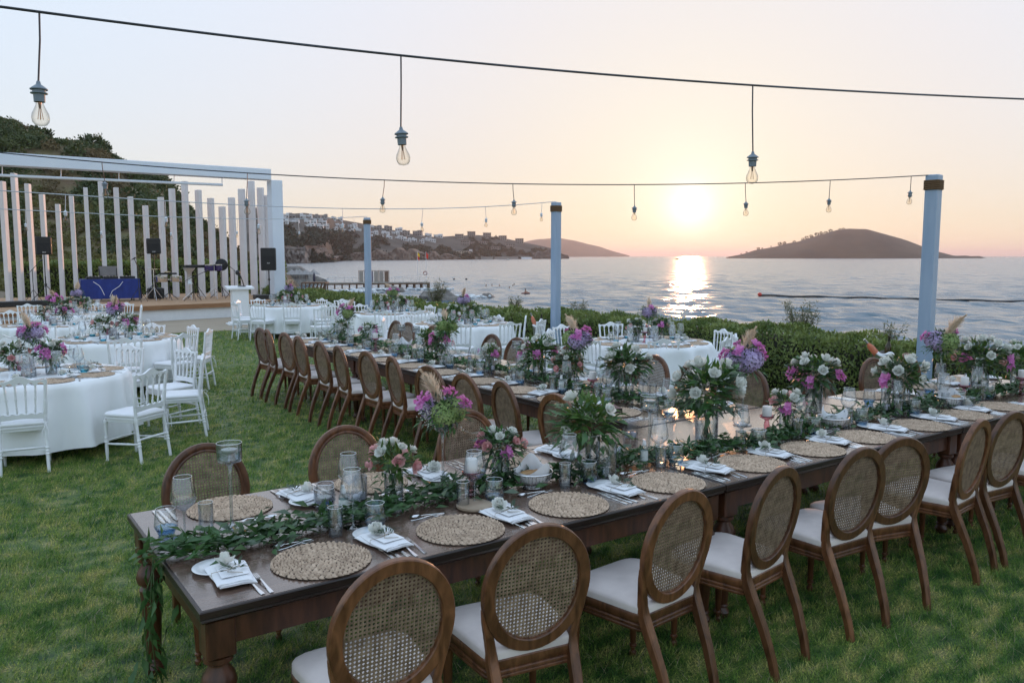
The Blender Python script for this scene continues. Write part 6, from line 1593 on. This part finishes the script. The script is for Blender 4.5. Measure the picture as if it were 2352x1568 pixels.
# wooden ramp frames on the shore
a, b = at(698, 668, SEA + .8), at(752, 668, SEA + .8); d = b - a; ra = math.atan2(d.y, d.x)
e = thing('shore_ramp', 'rusty brown timber ramp frame leading to the jetty', 'ramp', (a.x, a.y, SEA), ra)
part(e, 'ramp_deck', MB().box((d.length / 2, 0, 1.9), (d.length, 2.4, .15)).mesh('ramp_deck', wood_j, 0))
for k in range(7): x = k * d.length / 6; part(e, 'brace', MB().bar([(x, -1.1, -.3), (min(x + 1.2, d.length), -1.1, 1.85)], .14, .14, (0, 1, 0)).bar([(x, -1.1, -.3), (x, -1.1, 1.9)], .14, .14, (0, 1, 0)).mesh('brace', wood_j, 0))
thatch = mat('grey thatch', (.28, .26, .25), (.38, .36, .35), 3, .9)
for i, x in enumerate((671, 682, 689, 704, 721)):
    y = 636 - (2 if i in (2, 4) else 0); p = at(x, 653, SEA + .5)
    e = thing('beach_umbrella', 'pale beach parasol by the water, %s in the row' % ORD[i], 'parasol', (p.x, p.y, SEA + .3), i, 'beach parasols')
    part(e, 'canopy', MB().lathe([(1.35, 1.95), (.7, 2.35), (.12, 2.75), (.0005, 2.9)], 8).mesh('canopy', thatch, 20)); part(e, 'pole', MB().tube([(0, 0, 0), (0, 0, 2.5)], .04, 6).mesh('pole', pale_j, 60))
e = thing('closed_parasol', 'dark folded parasol beside the last pale beach parasol', 'parasol', tuple(at(722, 655, SEA + .5))); part(e, 'canopy', MB().lathe([(.08, .6), (.22, .9), (.16, 1.8), (.04, 2.2)], 8).mesh('canopy', mat('navy canvas', (.03, .03, .06), None, rough=.8), 20)); part(e, 'pole', MB().tube([(0, 0, -.3), (0, 0, 2.2)], .03, 6).mesh('pole', pale_j, 60))
# foam where waves break on the jetty and rocks
foam_m = mat('sea foam', (.70, .72, .74), (.85, .86, .87), 1.5, .9)
for i, (x, y, w, l) in enumerate(((985, 668, 5, 1.2), (1062, 686, 4.5, 1.6), (868, 669, 4, 1.0), (820, 672, 5, .8))):
    p = at(x, y, SEA); g = random.Random(i); m = MB()
    for k in range(60): m.ball((g.gauss(0, w * .35), g.gauss(0, l * .35), g.uniform(-.05, .35)), (g.uniform(.15, .55), g.uniform(.15, .4), g.uniform(.06, .22)), 6, 4)
    tag(O('wave_foam', m.mesh('wave_foam', foam_m, 180), None, (p.x, p.y, SEA + .05), AZ - R(90)), ('white foam at the jetty end', 'white foam off the bathing terrace', 'white foam under the jetty', 'white foam beside the jetty posts')[i], 'foam', kind='stuff')
# swimmers
skin = mat('skin', (.30, .16, .10), (.36, .20, .13), 10, .5); hair = mat('dark wet hair', (.012, .010, .010), None, rough=.4)
def swimmer(x, y, lab, arm):
    p = at(x, y, SEA); m = MB()
    prof = [(.19, .11, -.40), (.21, .12, -.15), (.215, .12, .0), (.19, .10, .07), (.08, .07, .11), (.062, .062, .15), (.075, .085, .20), (.082, .098, .27), (.075, .092, .34), (.045, .055, .385), (.005, .005, .39)]
    m.loft([[Vector((a * math.cos(t), b * math.sin(t), z)) for t in np.linspace(0, 6.2832, 14, endpoint=False)] for a, b, z in prof], True, True)
    if arm: m.tube([(.16, 0, .04), (.30, -.12, .10), (.46, -.30, .02), (.52, -.40, -.03)], [.055, .045, .038, .03], 8)
    e = thing('person', 'swimmer in the sea, ' + lab, 'person', (p.x, p.y, SEA - .02), random.Random(int(x)).uniform(0, 6), 'swimmers')
    part(e, 'body', m.mesh('body', skin, 60)); part(e, 'hair', MB().ball((0, .012, .30), (.088, .102, .10), 12, 8).mesh('hair', hair, 60)); part(e, 'nose', MB().ball((0, -.10, .255), (.012, .016, .018), 6, 4).mesh('nose', skin, 60))
for i, (x, y, lab, arm) in enumerate(((1116.5, 657.5, 'only the head showing, first in the line', 0), (1130, 656.5, 'only the head showing, second in the line', 0), (1147, 658, 'only the head showing, third in the line', 1), (1170, 662.5, 'with shoulders up, between the line and the float', 0), (1181, 655, 'dark hair, farthest out', 1), (1178, 658.5, 'low in the water beside the farthest', 0))): swimmer(x, y, lab, arm)
p = at(1207, 674.5, SEA); e = thing('person', 'swimmer on a brown board, closest to the hedge', 'person', (p.x, p.y, SEA), R(20), 'swimmers')
m = MB(); m.loft([[Vector((a * math.cos(t), b * math.sin(t), z)) for t in np.linspace(0, 6.2832, 14, endpoint=False)] for a, b, z in [(.20, .13, -.1), (.22, .14, .2), (.21, .13, .38), (.08, .07, .46), (.065, .065, .5), (.08, .09, .56), (.085, .10, .63), (.07, .09, .72), (.005, .005, .75)]], True, True); m.tube([(.18, 0, .34), (.34, -.2, .2), (.42, -.42, .14)], [.055, .045, .03], 8); part(e, 'body', m.mesh('body', skin, 60)); part(e, 'hair', MB().ball((0, .012, .66), (.09, .105, .10), 12, 8).mesh('hair', hair, 60))
single('float_board', MB().lathe([(.0005, 0), (.9, 0), (1.0, .05), (.9, .12), (.0005, .12)], 20).mesh('float_board', mat('red brown foam board', (.22, .06, .04), None, rough=.6), 50), 'red brown float board under a swimmer', 'float', (p.x, p.y, SEA + .02), 0.3, None, (1.0, .45, 1.0))
for i, (x, y) in enumerate(((1043, 642.5), (1071, 642.5), (695, 622), (676, 634))): p = at(x, y, SEA); single('buoy', MB().ball((0, 0, .15), (.35, .35, .28), 10, 6).mesh('buoy', black_metal, 60), 'small dark buoy, %s from the shore parasols' % ORD[(2, 3, 0, 1)[i]], 'buoy', (p.x, p.y, SEA), 0, 'small buoys', .8)
p0, p1 = at(1745, 680, SEA), at(2520, 699, SEA)
e = thing('floating_boom', 'long dark floating rope line with red buoy across the bay', 'rope', (0, 0, 0)); part(e, 'rope', MB().tube([tuple(p0.lerp(p1, t) + Vector((0, 0, .10 + .05 * math.sin(t * 40) ))) for t in np.linspace(0, 1, 60)], .13, 6).mesh('rope', mat('dark wet rope', (.02, .025, .03), None, rough=.5), 60)); part(e, 'red_buoy', MB().ball((p0.x, p0.y, SEA + .2), .30, 12, 8).mesh('red_buoy', mat('red buoy', (.55, .05, .03), None, rough=.4), 60))
def boat(x, y, L, label, m_):
    p = at(x, y, SEA); m = MB(); n = 10
    m.loft([[Vector((L * (t - .5), s * L * .14 * math.sin(math.pi * min(1, .25 + t * .9)) ** .7 * w, h)) for s, w, h in ((-1, 1, .8), (-1, .6, -.2), (1, .6, -.2), (1, 1, .8))] for t in np.linspace(0, .92, n)], True, True)
    e = thing('boat', label, 'boat', (p.x, p.y, SEA), AZ - R(90), 'boats'); part(e, 'hull', m.mesh('hull', m_, 40)); part(e, 'cabin', MB().cbox((0, 0, 1.3), (L * .35, L * .16, 1.1), .1).mesh('cabin', m_, 0))
boat(1556, 596, 9, 'tiny dark boat on the horizon below the sun', mat('dark hull', (.05, .035, .03), None, rough=.5)); boat(1167, 597.5, 7, 'small pale boat moored off the headland', mat('pale hull', (.5, .48, .45), None, rough=.5))

# ================================================================ houses on the headland
wall_ms = [mat('white villa render', (.74, .74, .76), (.82, .82, .83), .2, .8), mat('grey villa render', (.30, .28, .28), (.38, .36, .35), .2, .8), mat('raw concrete', (.26, .225, .20), (.33, .29, .26), .2, .9), mat('beige wall', (.50, .43, .33), None, rough=.8)]
roof_ms = [mat('pale flat roof', (.48, .47, .47), None, rough=.8), mat('brown grey roof', (.17, .14, .13), (.21, .18, .16), .3, .8)]
pane_m = mat('dark window glass', (.03, .035, .045), None, rough=.12, spec=.8)
hole_shade_m = mat('window opening painted shade', (.07, .058, .052), None, rough=.9)  # dark colour paints the shade inside the shells' open windows
def house(i, u, yb, w, h, style, where):
    """u, yb: foot of the house in the picture; w, h its size there"""
    X, Y, Z = (float(v) for v in head_pt(u, yb)); d = math.cos(PITCH) * 0 + (Vector((X, Y, Z)) - Vector((0, 0, EYE))).dot(_fw); W = w / FPX * d; H = h / FPX * d; Dp = W * .8; g = random.Random(i)
    rz = AZ - R(90) + (((u - PW / 2) / FPX) * -.6) + g.uniform(-.12, .12)
    wm = wall_ms[{'w': 0, 'g': 1, 'c': 2, 'b': 3}[style]]
    adj = {'w': 'white', 'g': 'grey', 'c': 'unfinished concrete', 'b': 'long beige'}[style]
    e = thing('house', '%s flat-roofed house %s' % (adj, where), 'house', (X, Y, Z - 2), rz, 'headland houses')
    fl = 2 if H > 5.0 else 1; m = MB(); t = .35
    m.box((0, Dp / 2, H / 2 + 1), (W, Dp, H + 2)); part(e, 'wall', m.mesh('wall', wm, 0))
    rf = roof_ms[1 if style in 'gc' or (style == 'w' and i % 3 == 0) else 0]
    part(e, 'roof', MB().box((0, Dp / 2 - .15, H + 2 + t / 2), (W + .7, Dp + .8, t)).mesh('roof', rf, 0))
    if style in 'wg': part(e, 'parapet', MB().box((W * .22 * (1 if i % 2 else -1), Dp * .6, H + 2.9), (W * .5, Dp * .5, 1.4)).mesh('parapet', wm, 0))
    nw = max(2, int(round(W / 4.0))); 
    for f in range(fl):
        for k in range(nw):
            ww = W / nw * .58; hh = H / fl * (.56 if style != 'w' or f else .62); x = -W / 2 + W * (k + .5) / nw; z = 2 + H * (f + .46) / fl
            if style == 'w' and g.random() < .18: continue
            q = part(e, 'window', MB().box((x, -.02, z), (ww + .3, .12, hh + .3)).mesh('window', wm, 0)); O('pane', MB().box((x, -.10, z), (ww, .06, hh)).mesh('pane', hole_shade_m if style == 'c' else pane_m, 0), q)  # concrete shells get a shade-coloured panel here, other houses a glass pane
    if style in 'wg': part(e, 'balcony', MB().box((0, -.9, 2 + H * .5), (W * .96, 1.8, .25)).box((0, -1.75, 2 + H * .5 + .45), (W * .96, .1, .8)).mesh('balcony', wm, 0))
R1 = [(270, 480, 100, 60), (175, 470, 80, 50), (440, 480, 95, 50), (535, 480, 85, 48), (670, 490, 90, 55), (775, 490, 95, 55), (920, 510, 70, 45), (1025, 520, 65, 50)]
R2 = [(165, 580, 80, 100), (300, 570, 150, 65), (505, 570, 95, 60), (605, 565, 95, 50), (745, 575, 125, 60)]
R3 = [(535, 640, 160, 60), (705, 635, 95, 50), (805, 635, 95, 45), (995, 620, 110, 40), (1215, 640, 140, 60)]
R4 = [(820, 700, 130, 50), (945, 700, 90, 65), (1085, 705, 60, 50), (1190, 705, 90, 45), (1310, 690, 90, 40)]
R5 = [(1615, 665, 120, 60), (1775, 680, 125, 72), (1940, 680, 110, 42), (1530, 640, 40, 40)]
R6 = [(1560, 730, 115, 45), (1725, 740, 115, 45), (1890, 745, 115, 48), (2055, 750, 115, 70), (2230, 755, 140, 72)]
R7 = [(1530, 782, 60, 28), (1640, 800, 115, 38), (1790, 802, 90, 38), (1920, 806, 70, 30), (2000, 832, 110, 62), (2090, 857, 90, 50), (2185, 852, 80, 48), (2300, 862, 70, 48)]
hi = 0
for rowi, row in enumerate((R1, R2, R3, R4, R5, R6, R7)):
    for k, (zx, zy, w, h) in enumerate(row):
        house(hi, 631.6 + zx * .14649, 430.7 + zy * .14649, w * .14649, h * .14649, 'g' if (rowi, k) in ((0, 0), (0, 4), (0, 5), (4, 0), (4, 1), (5, 3), (5, 4)) else 'w', '%s in the %s row of the headland' % (ORD[k], ('highest', 'second', 'third', 'fourth', 'upper terrace', 'middle terrace', 'lower terrace')[rowi])); hi += 1
for k, (zx, zy, w, h) in enumerate([(50, 375, 105, 40), (205, 392, 140, 42), (105, 455, 130, 40), (15, 432, 40, 30)]): house(hi, 976.2 + zx * .14649, 488.1 + zy * .14649, w * .14649, h * .14649, 'w', '%s of four at the end of the white terraces' % ORD[k]); hi += 1
for k, (zx, zy, w, h) in enumerate([(535, 410, 130, 70), (725, 375, 120, 75), (975, 395, 120, 75), (1215, 435, 125, 70), (1480, 485, 130, 75), (625, 515, 130, 75), (740, 505, 90, 48), (810, 492, 70, 42), (915, 525, 130, 75), (1110, 595, 145, 60), (1340, 550, 140, 60), (1690, 670, 100, 42)]): house(hi, 976.2 + zx * .14649, 488.1 + zy * .14649, w * .14649, h * .14649, 'c', '%s among the shells above the point' % ORD[k]); hi += 1
house(hi, 976.2 + 610 * .14649, 488.1 + 662 * .14649, 230 * .14649, 55 * .14649, 'b', 'by the beach below the concrete shells'); hi += 1
house(hi, 976.2 + 690 * .14649, 488.1 + 628 * .14649, 90 * .14649, 34 * .14649, 'w', 'just behind the beige beach house')
# sea walls along the point
for i, (z0, z1, zy, h) in enumerate(((800, 1450, 725, 40), (1520, 1750, 715, 28), (1500, 1660, 735, 14))):
    a = Vector([float(v) for v in head_pt(976.2 + z0 * .14649, 488.1 + zy * .14649)]); b = Vector([float(v) for v in head_pt(976.2 + z1 * .14649, 488.1 + zy * .14649)]); d = b - a; a = a + Vector((-math.cos(AZ), -math.sin(AZ), 0)) * 8
    single('sea_wall', MB().box((d.length / 2, 0, 1.5), (d.length, 3, 3 + h * .14649 / FPX * 1500 * .5)).mesh('sea_wall', wall_ms[2] if i < 2 else wall_ms[0], 0), ('long stone sea wall below the concrete shells', 'short sea wall towards the cliff point', 'low white sea wall near the cliff point')[i], 'wall', (a.x, a.y, max(SEA, a.z - 2)), math.atan2(d.y, d.x), 'headland sea walls')
# ridge trees of the island
isl_leaf = mat('dark island tree leaves', (.02, .026, .012), (.04, .05, .022), .3, .8)
def far_tree(p, s, seed, label):
    g = np.random.default_rng(seed); e = thing('tree', label, 'tree', p, 0, 'island ridge trees'); n = 60; d = rdir(n, g); V, F = leafgeo(d * np.array([s, s, s * .6]) * g.uniform(.5, 1, n)[:, None] + np.array([0, 0, s * 1.1]), d, rdir(n, g), s * .7, s * .5)
    part(e, 'crown', npmesh('crown', V, F, isl_leaf)); part(e, 'trunk', MB().tube([(0, 0, -2), (0, 0, s)], [s * .16, s * .08], 5).mesh('trunk', bark_m, 60))
for i, (zx, zy, s) in enumerate(((300, 1284, 2.2), (338, 1273, 2.6), (424, 1252, 4), (452, 1250, 2.2), (516, 1236, 2), (578, 1220, 5), (612, 1214, 4.4), (684, 1206, 3.5), (745, 1192, 4), (775, 1186, 5), (808, 1178, 5), (848, 1163, 5.5), (880, 1156, 5), (914, 1150, 4), (948, 1142, 5), (1016, 1133, 3.5), (1042, 1128, 3.5))):
    x = (2800 + zx / 1.815) / 1.7415; y = (300 + zy / 1.815) / 1.7415; dd = 1850 + 210
    p = deep(x, interp(ISLE, x) - 1.0, dd); far_tree((p.x, p.y, p.z - 1), s * .85, i, 'dark tree on the island ridge, %s from its low end' % ORD[i])
for i, (u, v, s) in enumerate(((52, .985, .9), (95, .99, .9), (120, .99, 1.0), (212, .985, 1.3), (232, .985, 1.5), (250, .98, 1.1), (5, .985, .9))):
    X, Y, Z = (float(q) for q in hill_pt(u, v)); g = np.random.default_rng(90 + i); e = thing('hill_tree', 'dark tree on the hill crest behind the stage, %s along the ridge' % ORD[(1, 2, 3, 4, 5, 6, 0)[i]], 'tree', (X, Y, Z - .5), i, 'trees on the hill crest'); n = 420
    d = rdir(n, g); d[:, 2] *= .8; lump = 1 + .3 * np.sin(d[:, :1] * 6 + i) * np.cos(d[:, 1:2] * 5); V, F = leafgeo(d * s * .8 * lump * g.uniform(.4, 1.05, n)[:, None] + np.array([0, 0, s * .9]), d + rdir(n, g) * .7, rdir(n, g), .42, .24); part(e, 'crown', npmesh('crown', V, F, hill_leaf)); part(e, 'trunk', MB().tube([(0, 0, -.5), (.1, 0, s * .5), (.05, .1, s)], [.14, .1, .05], 6).mesh('trunk', bark_m, 60))

# ================================================================ sea haze
hz = bpy.data.materials.new('sea haze'); hz.use_nodes = True
_n = hz.node_tree; _n.nodes.remove(_n.nodes['Principled BSDF'])
_v = _n.nodes.new('ShaderNodeVolumePrincipled')
_v.inputs['Color'].default_value = (.94, .90, .95, 1)
_v.inputs['Density'].default_value = 8e-5
_v.inputs['Anisotropy'].default_value = .55
_n.links.new(_v.outputs[0], _n.nodes['Material Output'].inputs['Volume'])
tag(O('haze', MB().box((0, 0, 80), (74000, 74000, 180)).mesh('haze', hz, 0)), 'thin sea haze over the bay', 'haze', kind='stuff')
